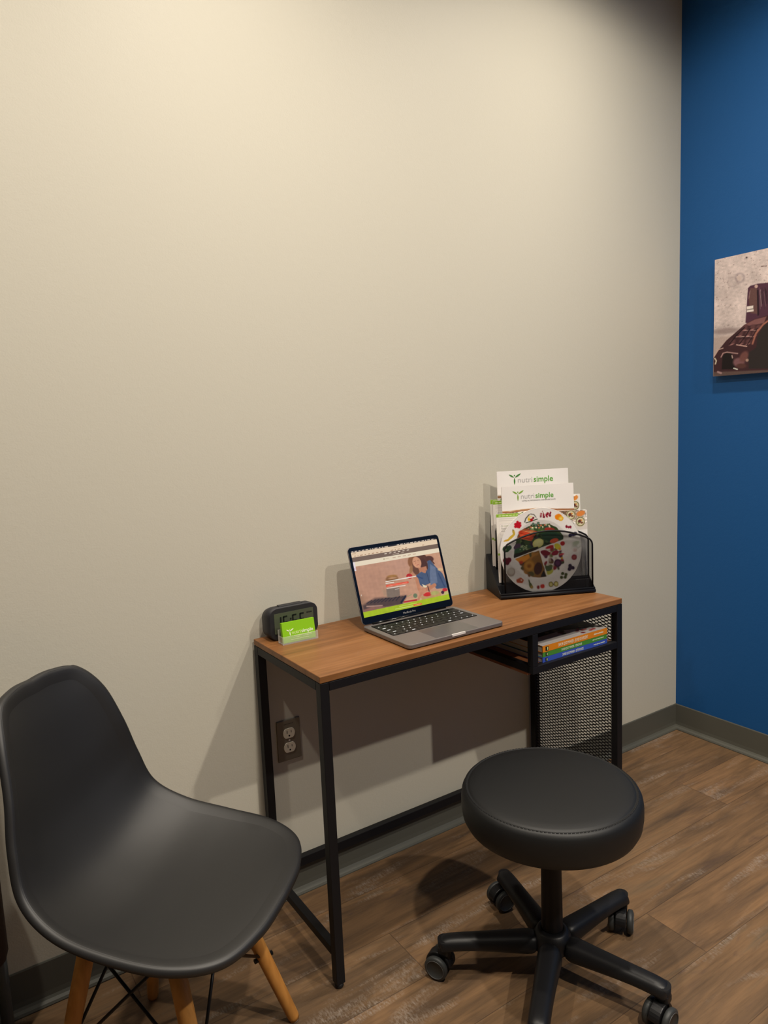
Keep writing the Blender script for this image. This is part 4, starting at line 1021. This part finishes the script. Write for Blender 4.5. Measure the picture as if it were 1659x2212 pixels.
def arm_bm():
    bm = BM()
    secs = [(.030, .024, .065, .108), (.07, .0215, .067, .106), (.13, .0195, .072, .104), (.19, .018, .076, .1025), (.235, .018, .074, .101), (.252, .0175, .070, .098), (.262, .014, .068, .092)]
    rings = []
    for (x, w_, z0, z1) in secs:
        w_ *= 1.3; z0 -= .004
        pr_ = [(-w_, z0), (w_, z0), (w_, z0+(z1-z0)*.45), (w_*.78, z1-.006), (w_*.4, z1), (-w_*.4, z1), (-w_*.78, z1-.006), (-w_, z0+(z1-z0)*.45)]
        rings.append([bm.verts.new((x, y, z)) for y, z in pr_])
    for a, b in zip(rings, rings[1:]):
        for k in range(8): bm.faces.new((a[k], a[(k+1) % 8], b[(k+1) % 8], b[k]))
    bm.faces.new(rings[0][::-1]); bm.faces.new(rings[-1]); return bm
ams = None
for i, a in enumerate((145, 73, 1, -71, -143)):
    ra = math.radians(a)
    if i == 0:
        arm = obj('arm', arm_bm(), M['nylon'], st, smooth=True, bevel=0, subsurf=2); ame = arm.data
        bm = BM(); tube(bm, [(0, 0, .04), (0, 0, .085)], [.0125, .0145], 16); rbox(bm, -.012, .012, -.0135, .0135, .05, .07, .006); socket_me = bm
        sk = obj('socket', bm, M['nylon'], None); COL.objects.unlink(sk)
        bm = BM()
        # hood over twin wheels, axle along local y
        pts = [(.026*math.cos(t), .026+.0275*math.sin(t)) for t in np.linspace(math.radians(-15), math.radians(195), 16)]
        pts = [(.0285*math.cos(t), .0265+.0285*math.sin(t)) for t in np.linspace(math.radians(5), math.radians(175), 16)] + [(-.02, .026), (.02, .026)]
        prism(bm, pts, -.0115, .0115, axis='y'); hood = obj('caster_hood', bm, M['nylon'], None, bevel=.002); COL.objects.unlink(hood)
        wm_ = []
        for s in (-1, 1):
            b2 = BM(); lathe(b2, [(0, .0), (.018, 0), (.024, .002), (.0255, .005), (.0255, .011), (.022, .0135), (.019, .014), (.0185, .0128), (0, .0125)], 32)
            for v in b2.verts: x, y, z = v.co; v.co = (x, s*(.0125+z), .0258+y)
            wh = obj('wheel', b2, M['wheel'], None); COL.objects.unlink(wh)
            b2 = BM(); tube(b2, [(.0195*math.cos(t), s*(.0125+.0139), .0258+.0195*math.sin(t)) for t in np.linspace(0, 2*PI, 33)[:-1]], .0008, 6, closed=True)
            rg = obj('wheel_ring', b2, M['trimring'], None); COL.objects.unlink(rg); wm_.append((wh.data, rg.data))
    else:
        arm = bpy.data.objects.new('arm', ame); COL.objects.link(arm); arm.parent = st
        s2 = arm.modifiers.new('sub', 'SUBSURF'); s2.levels = 2; s2.render_levels = 2
    arm.rotation_euler = (0, 0, ra)
    def inst(nm, md, par, loc, rz):
        o = bpy.data.objects.new(nm, md); COL.objects.link(o); o.parent = par; o.location = loc; o.rotation_euler = (0, 0, rz); return o
    rz = math.radians((-62, -10, 35, 8, 60)[i])
    px, py = .25*math.cos(ra), .25*math.sin(ra)
    # caster = part of the stool, with hood, wheels as its sub-parts
    ox, oy = .012*math.cos(rz+PI), .012*math.sin(rz+PI)
    cst = inst('caster', sk.data, st, (px, py, 0), rz); cst.scale = (1.1, 1.1, 1.1)
    hd = inst('caster_hood', hood.data, cst, (-.012, 0, 0), 0); md_ = hd.modifiers.new('bevel', 'BEVEL'); md_.width = .002; md_.segments = 2
    for wme, rme in wm_:
        inst('wheel', wme, cst, (-.012, 0, 0), 0); inst('wheel_ring', rme, cst, (-.012, 0, 0), 0)
for o in (sk, hood): bpy.data.objects.remove(o)
for nm in ('wheel', 'wheel_ring'):
    for o in [o for o in bpy.data.objects if o.type == 'MESH' and not o.users_collection and o.name.startswith(nm)]: bpy.data.objects.remove(o)

# ------------------------------------------------------------------ upholstered chair whose edge enters the picture at the left
uc = thing('upholstered_chair', 'brown upholstered chair with grey metal legs, only its edge showing at the far left', 'chair', (-.887, -.325, 0))
bm = BM(); rbox(bm, -.25, .19, -.25, .23, .40, .47, .025); obj('seat', bm, M['mauve'], uc, smooth=True)
bm = BM(); rbox(bm, -.262, .262, .22, .295, .185, .46, .03); obj('backrest', bm, M['mauve'], uc, smooth=True)
bm = BM(); rbox(bm, -.235, .235, .24, .29, .47, .82, .03); obj('backrest_top', bm, M['mauve'], uc, smooth=True)
for x, y in ((.245, .255), (-.245, .255), (.17, -.22), (-.22, -.22)):
    bm = BM(); tube(bm, [(x, y, 0), (x, y, .3 if y > 0 else .41)], .0125, 14); obj('leg', bm, M['greymetal'], uc, smooth=True)
